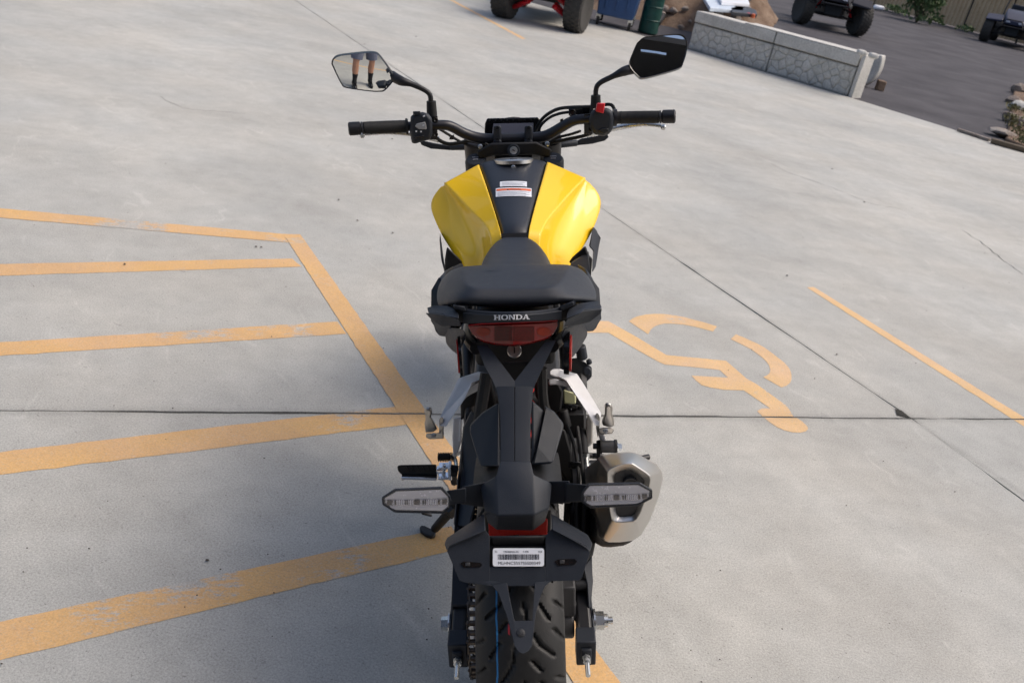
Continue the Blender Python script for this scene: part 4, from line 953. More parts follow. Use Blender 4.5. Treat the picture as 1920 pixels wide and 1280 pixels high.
# plate bracket
YP = -.19
def yq(y): return -.168-(y-1000)*.00046 if y < 1096 else -.212-(y-1096)*.0006
def BP(l_): return [B(x, y, yq(y)) for x, y in l_]
pb = part('plate_bracket', J(
    awayprism(BP([(838, 1032), (845, 1022), (909, 992), (918, 1004), (918, 1096), (925, 1098), (869, 1091), (861, 1087)]), .012),
    awayprism(BP([(1023, 1004), (1035, 990), (1100, 1022), (1106, 1036), (1091, 1082), (1085, 1088), (1030, 1089), (1023, 1096)]), .012),
    awayprism(BP([(905, 1090), (925, 1088), (950, 1091), (964, 1161), (968, 1205), (966, 1214), (950, 1153), (934, 1110), (922, 1096)]), .016),
    awayprism(BP([(1003, 1091), (1034, 1088), (1022, 1098), (1014, 1115), (1004, 1152), (997, 1214), (993, 1205), (998, 1161)]), .016),
    awayprism(BP([(961, 1163), (1000, 1163), (998, 1208), (991, 1220), (981, 1225), (972, 1221), (965, 1210)]), .018),
    awayprism(BP([(918, 1062), (1023, 1062), (1023, 1096), (1006, 1098), (950, 1098), (918, 1096)]), .012)), PL, bevel=.004)
# wing tops: facets leaning back towards the sky
for wl_ in ([(908, 962, -.10), (911, 994, -.176), (845, 1024, -.182), (838, 1032, -.184), (833, 1019, -.16), (838, 1008, -.14)], [(1033, 962, -.10), (1035, 992, -.176), (1099, 1024, -.182), (1106, 1034, -.184), (1111, 1019, -.16), (1102, 1002, -.14)]):
    obj('wing', awayprism(Bs(wl_), .012), M['plastic'], pb, bevel=.003)
obj('bracket_back', awayprism([away(p, .012) for p in BP([(910, 1004), (1032, 1003), (1030, 1070), (914, 1070)])], .01), M['plastic_dark'], pb, bevel=.002)
obj('reflector_back', awayprism(Bs([(908, 955), (1034, 955), (1032, 1020), (910, 1020)], -.088), .01), M['plastic_dark'], pb, bevel=.002)
for q in ([(864, 1055), (869, 1052), (900, 1054), (904, 1058), (900, 1063), (869, 1063)], [(1040, 1052), (1046, 1048), (1077, 1047), (1082, 1052), (1077, 1058), (1046, 1060)]):
    o = obj('slot', awayprism([toward(p, .0015) for p in BP(q)], .004), M['gloss_black'], pb, smooth=None)
    mx_ = sum(p[0] for p in q)/6; my_ = sum(p[1] for p in q)/6
    obj('slot_plug', awayprism([toward(p, .003) for p in BP([(mx_-12, my_-3.5), (mx_-3, my_-4), (mx_-3, my_+3), (mx_-12, my_+3.5)])], .003), M['engine'], pb, bevel=.001)
obj('rivet', stack(toward(B(977, 1186, yq(1186)), .0), (CB-B(977, 1186, yq(1186))), [(0, .006), (.002, .0055), (.003, .003)], 16), M['engine'], pb)
rfl = part('rear_reflector', awayprism([toward(p, .004) for p in Bs([(915, 974), (1027, 972), (1026, 1002), (917, 1005)], -.097)], .006), 'reflector', bevel=.0015)
part('plate_light_bar', awayprism(Bs([(919, 1006), (1025, 1004), (1024, 1022), (921, 1024)], -.172), .02), PD, bevel=.004)
# sticker with barcode
c4 = [toward(B(x, y, yq(y)), .002) for x, y in [(924, 1027), (1020, 1027), (1019.5, 1061), (925, 1061)]]; sx_ = (c4[1]-c4[0]); sy_ = (c4[0]-c4[3]); WS = sx_.length; HS = sy_.length
snx = sx_.normalized(); sny = (sy_-snx*sy_.dot(snx)).normalized(); sc = (c4[0]+c4[1]+c4[2]+c4[3])/4
def onst(vf, x, y, wid=None, hs=None):
    v, f = vf; w0 = max(p[0] for p in v)-min(p[0] for p in v); s = (wid/w0) if wid else 1; h0 = max(p[1] for p in v)-min(p[1] for p in v); s2 = hs/h0 if hs else s
    nn = snx.cross(sny); return [sc+snx*(x+p[0]*s)+sny*(y+p[1]*s2)+nn*(.0011+p[2]*.2) for p in v], f
rp = []
for k in range(4):
    cx_, cy_ = ((WS/2-.003, HS/2-.003), (-WS/2+.003, HS/2-.003), (-WS/2+.003, -HS/2+.003), (WS/2-.003, -HS/2+.003))[k]
    rp += [sc+snx*(cx_+math.cos(PI/2*k+a)*.003)+sny*(cy_+math.sin(PI/2*k+a)*.003) for a in (0, PI/4, PI/2)]
stk = part('barcode_label', prism(rp, snx.cross(sny)*.0008), 'white', smooth=None)
rr = random.Random(11); bars = []; x = -.40
while x < .40:
    w_ = rr.choice((.0045, .0045, .009, .0045, .0135)); g_ = rr.choice((.0045, .009, .0045, .009))
    bars.append(box(((x+w_/2)*WS, HS*.02, .0002), (w_*WS, HS*.30, .0004))); x += w_+g_
obj('barcode', J(*[onst(b_, 0, 0) for b_ in bars]), M['ink'], stk, smooth=None)
# the generic onst keeps local offsets because the boxes already carry them
obj('print', J(onst(text_mesh('MLHNC5557S5500349', 1), 0.001, -HS*.33, WS*.82, HS*.17), onst(text_mesh('CBF300NAS AC', 1), -WS*.14, HS*.30, WS*.30, HS*.10),
    onst(text_mesh('Y-338', 1), WS*.14, HS*.30, WS*.11, HS*.10), onst(text_mesh('YLR', 1), WS*.42, HS*.30, WS*.08, HS*.10), onst(text_mesh('2S', 1), -WS*.44, HS*.30, WS*.045, HS*.10)), M['ink'], stk, smooth=None)
# -- rear mudguard panels either side of the hanger
part('mudguard_panel', awayprism(Bs([(936, 752, .13), (904, 772, .14), (880, 796, .14), (881, 812, .13), (897, 868, .06), (901, 874, .05), (938, 876, .05)]), .05, .8), PL, bevel=.006, seg=3)
part('mudguard_panel', J(awayprism(Bs([(996, 748, .13), (1021, 770, .125), (1008, 838, .07), (996, 872, .05)]), .04, .85), awayprism(Bs([(1019, 758, .14), (1039, 770, .13), (1058, 794, .115), (1057, 801, .108), (1038, 866, .035), (1032, 870, .035), (996, 873, .049), (1007, 838, .068), (1021, 770, .122)]), .04, .85)), PL, bevel=.005, seg=3)
# dark inner mudguard over the tyre
rows = []
for k in range(9):
    a = R_(40+k*7.0); r = .318
    rows.append([Vector((x, r*math.cos(a)*(-1)*-1, .306+(r-abs(x)*.25)*math.sin(a))) for x in (-.075, -.04, 0, .04, .075)])
part('inner_mudguard', grid(rows), PD, solid=.004)
# -- lamp, logo panel, lock
tlf = [(878.5, 612), (900, 609), (962, 606), (1020, 604), (1045, 603), (1043, 615), (1036, 629), (1022, 637), (990, 646), (962, 649), (930, 647), (905, 641), (888, 630)]
ty_ = lambda x: .085+abs(x-962)/84*.030
def lamp_grid():
    rows = []
    for k in range(25):
        x = 878.5+(1045-878.5)*k/24; t = float(np.interp(x, [878.5, 900, 962, 1020, 1045], [611, 608.5, 606, 604, 602.5]))
        b_ = float(np.interp(x, [878.5, 888, 905, 930, 962, 990, 1022, 1036, 1045], [614, 630, 641, 647, 649, 646, 637, 629, 612]))
        rows.append([B(x, t, ty_(x)+.03), B(x, t, ty_(x)), toward(B(x, t+(b_-t)*.08, ty_(x)), .004), toward(B(x, t+(b_-t)*.5, ty_(x)), .0045), toward(B(x, t+(b_-t)*.92, ty_(x)), .004), B(x, b_, ty_(x)), B(x, b_, ty_(x)+.03)])
    return grid(rows)
tl = part('tail_lamp', lamp_grid(), 'red_lens', smooth=30)
def lampq(ps, d=.0055): return [toward(B(x, y, ty_(x)), d) for x, y in ps]
lcx = [927+75*k/8 for k in range(9)]
obj('lamp_cell', grid([lampq([(x, 612.5), (x, 639)]) for x in lcx]), M['red_lens_dark'], tl, smooth=None)
for cx_ in (906, 1020):
    obj('lamp_cell', (lampq([(cx_+math.cos(a)*13, 622+math.sin(a)*8) for a in [2*PI*k/18 for k in range(18)]]), [tuple(range(18))]), M['red_lens_amber'], tl, smooth=None)
obj('lamp_edge', tube([toward(B(x, y-2.0, ty_(x)), .002) for x, y in tlf[:5]], .0012, 6), M['red'], tl)
lp = [(868, 586), (915, 589), (968, 590), (1015, 587), (1053, 581), (1048, 598), (1010, 602), (962, 604), (900, 605), (873, 606)]
def strip_grid(tops, bots, yo, dep=.03, n=20):
    rows = []; x0, x1 = tops[0][0], tops[-1][0]
    for k in range(n+1):
        x = x0+(x1-x0)*k/n; t = float(np.interp(x, [p[0] for p in tops], [p[1] for p in tops])); b_ = float(np.interp(x, [p[0] for p in bots], [p[1] for p in bots]))
        rows.append([away(B(x, t, ty_(x)+yo), dep), B(x, t, ty_(x)+yo), B(x, b_, ty_(x)+yo), away(B(x, b_, ty_(x)+yo), dep)])
    return grid(rows)
lg = part('tail_panel', strip_grid([(868, 585), (915, 589), (968, 590), (1015, 587), (1053, 581)], [(868, 607), (900, 606), (962, 604.5), (1010, 602.5), (1053, 599)], -.012), 'plastic', bevel=.002)
# slab serif letters H O N D A
def letter(ch_):
    s = .26; t = .13; w_ = 1.25; o = []
    def r(x0, x1, y0, y1): o.append(box(((x0+x1)/2, (y0+y1)/2, 0), (x1-x0, y1-y0, .0006/.0085)))
    def dg(x0, x1, y0, y1, th): o.append(loft([[(x0, y0, -.03), (x0+th, y0, -.03), (x0+th, y0, .03), (x0, y0, .03)], [(x1, y1, -.03), (x1+th, y1, -.03), (x1+th, y1, .03), (x1, y1, .03)]]))
    if ch_ == 'H':
        for x in (.10, .86): r(x, x+s, 0, 1); r(x-.10, x+s+.10, 0, t); r(x-.10, x+s+.10, 1-t, 1)
        r(.3, .9, .42, .58)
    if ch_ in 'O':
        n = 32; ou = []; 
        for k in range(n):
            a = 2*PI*k/n; f = lambda v, e: math.copysign(abs(v)**e, v)
            ou.append((.62+.62*f(math.cos(a), .75), .5+.5*f(math.sin(a), .75), .62+.34*f(math.cos(a), .8), .5+.36*f(math.sin(a), .8)))
        V = [(q[0], q[1], .035) for q in ou]+[(q[2], q[3], .035) for q in ou]
        o.append((V, [(k, (k+1) % n, (k+1) % n+n, k+n) for k in range(n)]))
    if ch_ == 'N':
        for x in (.10, .92): r(x, x+.20, 0, 1)
        r(0, .36, 0, t); r(.0, .3, 1-t, 1); r(.80, 1.22, 1-t, 1); dg(.84, .10, 0, 1, .30)
    if ch_ == 'D':
        n = 16; ou = [(.10, 0, .36, t), ]; r(0, .5, 0, t); r(0, .5, 1-t, 1); r(.10, .36, 0, 1)
        P_ = []
        for k in range(n+1):
            a = -PI/2+PI*k/n; P_.append((.5+.68*math.cos(a), .5+.5*math.sin(a), .5+.40*math.cos(a), .5+.37*math.sin(a)))
        V = [(q[0], q[1], .035) for q in P_]+[(q[2], q[3], .035) for q in P_]; m_ = n+1
        o.append((V, [(k, k+1, k+1+m_, k+m_) for k in range(n)]))
    if ch_ == 'A':
        dg(.10, .52, 0, 1, .15); dg(.86, .50, 0, 1, .28); r(.3, 1.0, .26, .38); r(0, .42, 0, t); r(.76, 1.30, 0, t)
    return J(*o)
hh = []; x = 0
for ch_ in 'HONDA':
    v, f = letter(ch_); hh.append(([Vector((p[0]+x, p[1], p[2])) for p in v], f)); x += {'H': 1.30, 'O': 1.32, 'N': 1.30, 'D': 1.22, 'A': 1.3}[ch_]
hv, hf = J(*hh); tw_ = max(p[0] for p in hv)
def emb(p):
    x = 926+67.5*p[0]/tw_; y = 600.0-1.6*p[0]/tw_-9.4*p[1]; return toward(B(x, y, ty_(x)-.012), .0016+max(0, p[2])*.02)
obj('emblem', ([emb(p) for p in hv], hf), M['white'], lg, smooth=None)
part('lock_recess', awayprism(Bs([(890, 640), (1040, 634), (1006, 700), (965, 716), (926, 702)], .14), .05), PD, bevel=.002)
lk = B(964.5, 657, .125)
lo_ = part('seat_lock', stack(lk, CB-lk, [(-.01, .0125), (.004, .0125), (.006, .011), (.006, .0095), (.003, .009)], 28), 'steel')
obj('key_slot', box(toward(B(964.5, 656, .125), .0045), (.0022, .002, .011)), M['plastic_dark'], lo_, smooth=None)
part('hanger_crossbar', J(bar(B(944, 682, .09), B(990, 680, .09), .004, .006)), PD)
# -- seats
seat_rows = [
    [(836, 512, .33), (846, 500, .33), (868, 494, .31), (915, 490, .30), (962, 488, .30), (1010, 488, .30), (1066, 490, .31), (1086, 496, .33), (1096, 507, .33)],
    [(824, 530, .28), (838, 512, .275), (864, 503, .25), (913, 500, .245), (962, 499, .245), (1011, 499, .245), (1066, 500, .25), (1095, 508, .275), (1108, 525, .28)],
    [(819, 548, .24), (838, 528, .22), (868, 520, .185), (912, 520, .185), (962, 520, .185), (1011, 519, .185), (1057, 519, .185), (1098, 526, .22), (1116, 542, .24)],
    [(819, 562, .20), (846, 547, .162), (874, 539, .125), (913, 541, .125), (962, 541, .125), (1011, 540, .125), (1047, 537, .125), (1088, 545, .162), (1119, 555, .20)],
    [(822, 572, .18), (848, 565, .12), (868, 562, .105), (912, 565, .105), (962, 566, .105), (1010, 564, .105), (1053, 560, .105), (1086, 559, .12), (1117, 563, .18)],
    [(826, 580, .19), (848, 575, .14), (868, 574, .118), (912, 578, .118), (962, 580, .118), (1010, 578, .118), (1056, 571, .118), (1086, 567, .14), (1114, 570, .19)]]
rows = [[B(*p) for p in r] for r in seat_rows]
rows.insert(0, [p+Vector((0, .02, -.06)) for p in rows[0]]); rows.append([p+Vector((0, .05, -.02)) for p in rows[-1]])
v, f = grid(rows); nC = 9; cr = {}
for c in range(2, 6): cr[(4*nC+c, 4*nC+c+1)] = .75
for r_i in range(1, 4):
    for c in (2, 6): cr[(r_i*nC+c, (r_i+1)*nC+c)] = .6
part('pillion_seat', (v, f), 'seat', sub=3, crease=cr, solid=0)
rs = [[(896, 508, .22), (900, 492, .30), (903, 480, .36), (913, 464, .43), (924, 452, .50), (938, 446, .55)],
      [(918, 508, .22), (918, 489, .30), (920, 476, .37), (928, 462, .44), (936, 451, .50), (946, 445, .552)],
      [(966, 508, .22), (966, 488, .30), (966, 474, .38), (966, 460, .45), (966, 450, .51), (965, 443.5, .555)],
      [(1016, 508, .22), (1016, 488, .30), (1013, 474, .37), (1005, 461, .44), (996, 450, .50), (985, 444.5, .552)],
      [(1040, 508, .22), (1035, 490, .30), (1030, 476, .36), (1019, 460, .43), (1006, 449, .50), (993, 445, .55)]]
rows = [[B(*p) for p in r] for r in rs]; rows.insert(0, [p+Vector((-.012, 0, -.07)) for p in rows[0]]); rows.append([p+Vector((.012, 0, -.07)) for p in rows[-1]])
part('rider_seat', grid(rows), 'seat', sub=3)
# tail cowl sides: the dark shell round the seat and down to the lower lumps
for sgn, ol in ((-1, [(836, 504, .40), (822, 524, .36), (812, 548, .31), (809, 575, .27), (810, 600, .26), (815, 622, .26), (824, 631, .26), (838, 632, .25), (846, 618, .20), (848, 590, .17), (830, 582, .20), (824, 560, .25), (828, 532, .33)]),
                (1, [(1096, 500, .40), (1112, 520, .36), (1121, 545, .31), (1125, 572, .27), (1125, 596, .26), (1120, 615, .26), (1112, 622, .26), (1098, 622, .25), (1084, 612, .20), (1080, 582, .17), (1104, 572, .20), (1113, 552, .25), (1106, 524, .33)])):
    P_ = Bs(ol); part('tail_cowl', loft([P_, [p+Vector((-sgn*.012, .10, -.03)) for p in P_]]), PL, bevel=.006, seg=3)
part('seat_base', awayprism(Bs([(848, 575), (868, 578), (915, 582), (962, 584), (1012, 582), (1056, 576), (1086, 568), (1080, 592), (1050, 604), (880, 608), (850, 600)], .135), .2), PD, bevel=.003)
for q in ([(850, 571), (872, 575), (874, 584), (852, 579)], [(1048, 575), (1075, 564), (1077, 572), (1052, 583)]):
    part('seat_bracket', awayprism(Bs(q, .105), .02), PL, bevel=.002)
part('tail_rim', tube([B(x, y, ty_(x)-.005) for x, y in ((850, 574), (873, 582), (915, 587), (966, 588), (1015, 585), (1054, 578), (1078, 566))], .0035, 8, 3), 'plastic')
# grab rails
for sgn, topf, face in ((-1, [(800, 577, .17), (812, 573, .16), (839, 573, .14), (853, 579, .12), (860, 589, .10), (861, 598, .09), (834, 592, .10), (829, 589, .11), (803, 587, .14)],
                         [(797, 586, .14), (830, 589, .10), (834, 593, .09), (861, 599, .08), (866, 612, .09), (829, 610, .11), (813, 604, .13)]),
                        (1, [(1063, 589, .10), (1066, 580, .12), (1089, 568, .14), (1112, 565, .16), (1124, 565, .17), (1129, 577, .14), (1097, 581, .11), (1090, 586, .10), (1062, 598, .09)],
                         [(1129, 578, .135), (1127, 588, .13), (1105, 604, .12), (1085, 609, .11), (1057, 613, .09), (1062, 599, .08), (1090, 587, .09), (1097, 582, .10)])):
    part('grab_rail', J(awayprism(Bs(topf), .03, .9), awayprism(Bs(face), .03, .85)), PL, bevel=.005, seg=3)
# lower tail panels and round side reflectors
part('lower_tail_panel', awayprism(Bs([(832, 612, .24), (866, 614, .12), (876, 628, .12), (866, 650, .16), (862, 668, .18), (848, 658, .22), (837, 645, .25)]), .05, .9), PL, bevel=.005)
part('lower_tail_panel', awayprism(Bs([(1059, 612, .12), (1084, 608, .16), (1101, 606, .24), (1102, 628, .25), (1090, 648, .24), (1076, 668, .20), (1068, 676, .18), (1060, 650, .15), (1050, 632, .12)]), .05, .9), PL, bevel=.005)
for x, y0, y1 in ((865.5, 634, 700), (1063.5, 626, 697)):
    c = B(x, (y0+y1)/2, .13); r_ = (B(x, y0, .13)-B(x, y1, .13)).length/2; sg = -1 if x < 962 else 1
    n_v = Vector((1, -.10*sg, 0)).normalized(); up_ = (CB-c); up_ = (up_-n_v*up_.dot(n_v)).normalized(); per_ = n_v.cross(up_); vv_ = per_
    def el(rr_, off): return [c+n_v*off+vv_*math.cos(2*PI*k/28)*rr_+up_*math.sin(2*PI*k/28)*rr_*.62 for k in range(28)]
    sr = part('side_reflector', loft([el(r_*.98, -.005), el(r_, 0), el(r_, .004*sg)]), 'gloss_black')
    obj('red_disc', loft([el(r_*.86, .0045*sg), el(r_*.84, .0075*sg)]), M['reflector'], sr)
# -- tank
def tankside(t):
    V = Bs([p for p in t['v']]); 
    return V
TL = dict(v=[(898, 307, .86), (833, 343, .83), (879, 391, .72), (912, 420, .63), (923, 442, .57), (940, 438, .56), (941, 446, .55), (920, 452, .53), (909, 464, .50), (901, 489, .44), (868, 493, .52),
             (816, 359, .80), (808, 374, .76), (809, 389, .74), (826, 430, .68), (839, 462, .62), (843, 377, .76), (840, 402, .72), (846, 440, .65), (856, 475, .57)])
TR = dict(v=[(1026, 302, .86), (1098, 334, .83), (1053, 379, .72), (1025, 411, .63), (1010, 438, .57), (990, 437, .56), (990, 444, .55), (1012, 449, .53), (1025, 464, .50), (1034, 488, .44), (1070, 488, .52),
             (1120, 355, .80), (1125, 370, .76), (1123, 386, .74), (1114, 420, .68), (1098, 461, .62), (1099, 366, .76), (1097, 390, .72), (1092, 425, .65), (1083, 468, .57)])
# richer grid: rows from the centre cover's edge outwards, columns from the front to the back
def lerp3(a, b, t): return tuple(a[i]+(b[i]-a[i])*t for i in range(3))
def chainp(P_, n):
    P_ = [Vector(p) for p in P_]; L = [0]
    for i in range(1, len(P_)): L.append(L[-1]+(P_[i]-P_[i-1]).length)
    out = []
    for k in range(n):
        s_ = L[-1]*k/(n-1); i = max(1, min(len(P_)-1, int(np.searchsorted(L, s_)))); out.append(P_[i-1].lerp(P_[i], (s_-L[i-1])/(L[i]-L[i-1])))
    return out
for sgn, inner, crs, mid, flare, edge in (
    (-1, [(898, 307, .86), (912, 347, .76), (927, 394, .66), (940, 438, .56)], [(832, 343, .83), (856, 367, .775), (880, 392, .715), (912, 421, .63), (922, 444, .565)],
         [(833, 347, .83), (861, 384, .778), (880, 420, .715), (897, 452, .655), (906, 474, .62)], 
         [(830, 350, .832), (843, 378, .80), (841, 402, .775), (848, 440, .73), (870, 487, .65)],
         [(828, 348, .84), (805, 372, .83), (805, 390, .81), (825, 436, .76), (858, 487, .68)]),
    (1, [(1026, 302, .86), (1014, 345, .76), (1001, 392, .66), (990, 437, .56)], [(1098, 333, .83), (1076, 356, .775), (1053, 380, .715), (1024, 412, .63), (1011, 440, .565)],
         [(1098, 338, .83), (1073, 375, .778), (1056, 412, .715), (1038, 446, .655), (1028, 472, .62)],
         [(1101, 341, .832), (1099, 368, .80), (1096, 392, .775), (1092, 428, .73), (1069, 485, .65)],
         [(1103, 340, .84), (1129, 364, .83), (1129, 386, .81), (1115, 426, .76), (1082, 482, .68)])):
    n = 9
    A_ = chainp(Bs(inner), n); C_ = chainp(Bs(crs), n); D_ = chainp(Bs(mid), n); E_ = chainp(Bs(flare), n); F_ = chainp(Bs(edge), n)
    # back edge meets the seat
    mid1 = [A_[k].lerp(C_[k], .5) for k in range(n)]
    md2 = [D_[k].lerp(E_[k], .5)+Vector((sgn*.004, 0, .0)) for k in range(n)]
    in0 = [p+Vector((0, 0, -.02)) for p in A_]
    G_ = [p+Vector((-sgn*.02, .02, -.05)) for p in F_]
    rows = [in0, A_, mid1, C_, D_, md2, E_, F_, G_]
    # last column follows the seat side
    v, f = grid([r+[r[-1]+Vector((-sgn*.004, -.02, -.055))] for r in rows]); nn_ = n+1; cr = {}
    v2 = [v[j*nn_+0] + Vector((-sgn*.012, .05, -.035)) for j in range(len(rows))]
    # front closing strip
    base_n = len(v); v = v+v2; f = f+[(base_n+j, j*nn_, (j+1)*nn_, base_n+j+1) for j in range(len(rows)-1)]
    for k in range(nn_-1):
        cr[(1*nn_+k, 1*nn_+k+1)] = .9; cr[(3*nn_+k, 3*nn_+k+1)] = 1.0; cr[(6*nn_+k, 6*nn_+k+1)] = .45; cr[(7*nn_+k, 7*nn_+k+1)] = .6
    for j in range(len(rows)-1): cr[(j*nn_, (j+1)*nn_)] = .7
    if sgn > 0: f = [tuple(reversed(q)) for q in f]
    part('tank_panel', (v, f), 'yellow', sub=3, crease=cr)
# centre cover
cl = chainp(Bs([(898, 306, .86), (912, 347, .76), (927, 394, .66), (941, 440, .56)]), 7); crr = chainp(Bs([(1026, 302, .86), (1014, 345, .76), (1001, 392, .66), (990, 438, .56)]), 7)
rows = []
for k in range(7):
    a, b_ = cl[k], crr[k]; rows.append([a+Vector((.002, 0, -.015)), a+Vector((.002, 0, .001)), a.lerp(b_, .25)+Vector((0, 0, .007)), a.lerp(b_, .5)+Vector((0, 0, .010)), a.lerp(b_, .75)+Vector((0, 0, .007)), b_+Vector((-.002, 0, .001)), b_+Vector((-.002, 0, -.015))])
fr = Bs([(898, 308, .865), (900, 304, .87), (926, 297, .885), (964, 293, .89), (1002, 296, .885), (1024, 301, .87), (1026, 304, .865)])
rows.insert(0, fr); rows.insert(0, [p+Vector((0, .012, -.04)) for p in fr]); rows.append([p+Vector((0, -.004, -.03)) for p in rows[-1]])
tc_ = part('tank_cover', grid(rows), 'cover', sub=2)
# creases of the cover, fuel cap, latch, stickers
from mathutils.bvhtree import BVHTree
bpy.context.view_layer.update()
_dg = bpy.context.evaluated_depsgraph_get(); _bv = BVHTree.FromObject(tc_, _dg)
def surf(px, py):
    """point on the tank cover under a picture point"""
    h = _bv.ray_cast(CB, BMi @ ray(px, py)); return h[0] if h[0] is not None else B(px, py, .75)
for q in ([(939, 301), (941, 301), (953, 330), (951, 329)], [(984, 300), (986, 300), (973, 328), (971, 329)]):
    obj('cover_rib', awayprism([toward(surf(*p), .0) for p in q], .006), M['cover'], tc_, bevel=.001)
capc = B(963, 297.5, .865); CN = Vector((0, .20, 1)).normalized()
cap = part('fuel_cap', J(stack(capc+Vector((0, 0, -.01)), CN, [(0, .047), (.008, .047), (.0095, .044), (.0085, .036), (.0095, .034), (.010, .012)], 40)), 'steel')
obj('cap_flap', box(capc+Vector((0, -.010, .001)), (.018, .026, .003), Matrix.Rotation(R_(-11), 3, 'X')), M['engine'], cap, bevel=.0015)
lt = surf(962, 312); part('cover_latch', stack(lt, CB-lt, [(-.006, .0075), (.001, .0075), (.0015, .006), (-.001, .0055)], 20), PD); obj('latch_pin', stack(toward(surf(962.5, 313.5), .0012), CB-lt, [(0, .0052), (.001, .0048), (.0018, .0025)], 14), M['zinc'], tc_)
def sticker(name, l_, r_, t, b, m_, d, par, bend=0.0, n=8):
    V = []
    for k in range(n+1):
        x = l_+(r_-l_)*k/n; bx = bend*(2*k/n-1)**2; V += [toward(surf(x, t+bx), d), toward(surf(x, b+bx), d)]
    return obj(name, (V, [(2*k, 2*k+1, 2*k+3, 2*k+2) for k in range(n)]), M[m_], par, smooth=None)
s1 = sticker('warning_label', 929.5, 996.8, 351.5, 367.5, 'white', .0022, bike, 1.8); sticker('orange_header', 931, 995.5, 352.8, 356.6, 'orange', .0030, s1, 1.8)
s2 = sticker('small_label', 937.5, 988, 339.5, 349.0, 'white', .0022, bike, 1.2)
def tiny(txt, x0, x1, y, hpx, m_, par, d=.0036):
    v, f = text_mesh(txt, 1, 0); w0 = max(p[0] for p in v)-min(p[0] for p in v); h0 = max(p[1] for p in v)-min(p[1] for p in v); xm = (max(p[0] for p in v)+min(p[0] for p in v))/2; ym = (max(p[1] for p in v)+min(p[1] for p in v))/2
    V = [toward(surf((x0+x1)/2+(p[0]-xm)/w0*(x1-x0), y-(p[1]-ym)/h0*hpx+1.8*((((x0+x1)/2+(p[0]-xm)/w0*(x1-x0))-963)/34)**2), d) for p in v]
    obj('print', (V, f), M[m_], par, smooth=None)
tiny('\u25B2 WARNING', 950, 977, 354.9, 2.2, 'ink', s1, .0040)
for k in range(4): 
    sticker('text_line', 933, 993-(k % 2)*7, 358.8+k*2.1, 359.5+k*2.1, 'inkgrey', .0030, s1, 1.8)
for k in range(3): sticker('text_line', 941, 985-(k % 2)*5, 341.6+k*2.3, 342.3+k*2.3, 'inkgrey', .0030, s2, 1.2)
part('tank_gap', awayprism(Bs([(941, 438, .555), (990, 436, .555), (990, 444, .55), (941, 446, .55)]), .01), PD)
part('fuel_tank', loft([Bs([(915, 350, .88), (1010, 348, .88), (1050, 372, .88), (1050, 410, .88), (880, 412, .88), (875, 375, .88)]), Bs([(945, 455, .62), (985, 454, .62), (1010, 465, .62), (1020, 478, .62), (912, 480, .62), (922, 466, .62)])]), PD)
# -- radiator shrouds and frame seen beside the tank
part('side_shroud', awayprism(Bs([(825, 436, .74), (829, 462, .70), (834, 500, .66), (840, 522, .62), (836, 520, .63), (828, 490, .68), (824, 450, .74)]), .05), PL, bevel=.004)
part('side_shroud', J(awayprism(Bs([(1112, 424, .74), (1119, 432, .76), (1124, 447, .74), (1122, 470, .72), (1117, 500, .68), (1110, 512, .64), (1112, 470, .70), (1104, 462, .70)]), .05)), PL, bevel=.004)
for sx_ in (-1, 1):
    part('frame_tube', J(tube([(sx_*.05, .92, .86), (sx_*.11, .70, .74), (sx_*.105, .45, .56), (sx_*.10, .36, .42)], .013, 12, 4), tube([(sx_*.10, .55, .66), (sx_*.09, .30, .74), (sx_*.065, .14, .80)], .011, 10, 4), tube([(sx_*.05, .93, .80), (sx_*.10, .82, .55), (sx_*.11, .70, .28)], .014, 10, 4)), 'black_metal')
part('side_cover', J(awayprism(Bs([(838, 505, .44), (866, 492, .50), (880, 520, .45), (872, 600, .30), (846, 640, .28), (836, 560, .36)]), .04)), PD, bevel=.004)
part('side_cover', J(awayprism(Bs([(1070, 492, .50), (1104, 470, .62), (1106, 505, .44), (1096, 560, .36), (1080, 620, .28), (1056, 600, .30)]), .04)), PD, bevel=.004)
part('under_seat_tray', box((0, .38, .74), (.15, .26, .08)), PD, bevel=.01)
for q in ([(838, 462), (866, 489), (868, 506), (850, 512), (833, 524), (834, 485)], [(1098, 460), (1073, 482), (1066, 492), (1096, 503), (1108, 520), (1111, 484), (1104, 478)]):
    part('frame_cover', awayprism(Bs(q, .58), .04), PD, bevel=.004)
# -- engine and the shadowed mass behind the tail
part('engine', J(box((0, .56, .42), (.20, .26, .20)), box((0, .66, .58), (.14, .13, .22)), box((0, .60, .29), (.18, .30, .10)), stack((.095, .56, .40), (1, 0, 0), [(0, .10), (.035, .098), (.05, .08), (.052, .03)], 28), stack((-.095, .58, .41), (-1, 0, 0), [(0, .085), (.03, .08), (.035, .04)], 28)), 'engine', bevel=.012)
part('airbox', box((0, .52, .66), (.16, .12, .14)), PD, bevel=.02)
part('radiator', box((0, .86, .56), (.26, .04, .24)), PD, bevel=.006)
part('shock_absorber', J(tube([(.0, .34, .70), (.0, .36, .42)], .020, 14)), 'engine')
sp = [Vector((math.cos(t*2*PI*6)*.030, .34+t*.02+math.sin(t*2*PI*6)*.030, .70-t*.22)) for t in [i/90 for i in range(91)]]
part('shock_spring', tube(sp, .006, 8), 'spring')
part('wiring_cover', tube(Bs([(912, 700, .28), (905, 745, .26), (896, 800, .24)]), .012, 8, 3), 'rubber')
part('wiring_cover', tube(Bs([(1016, 690, .28), (1020, 760, .28), (1040, 800, .28)]), .010, 8, 3), 'rubber')
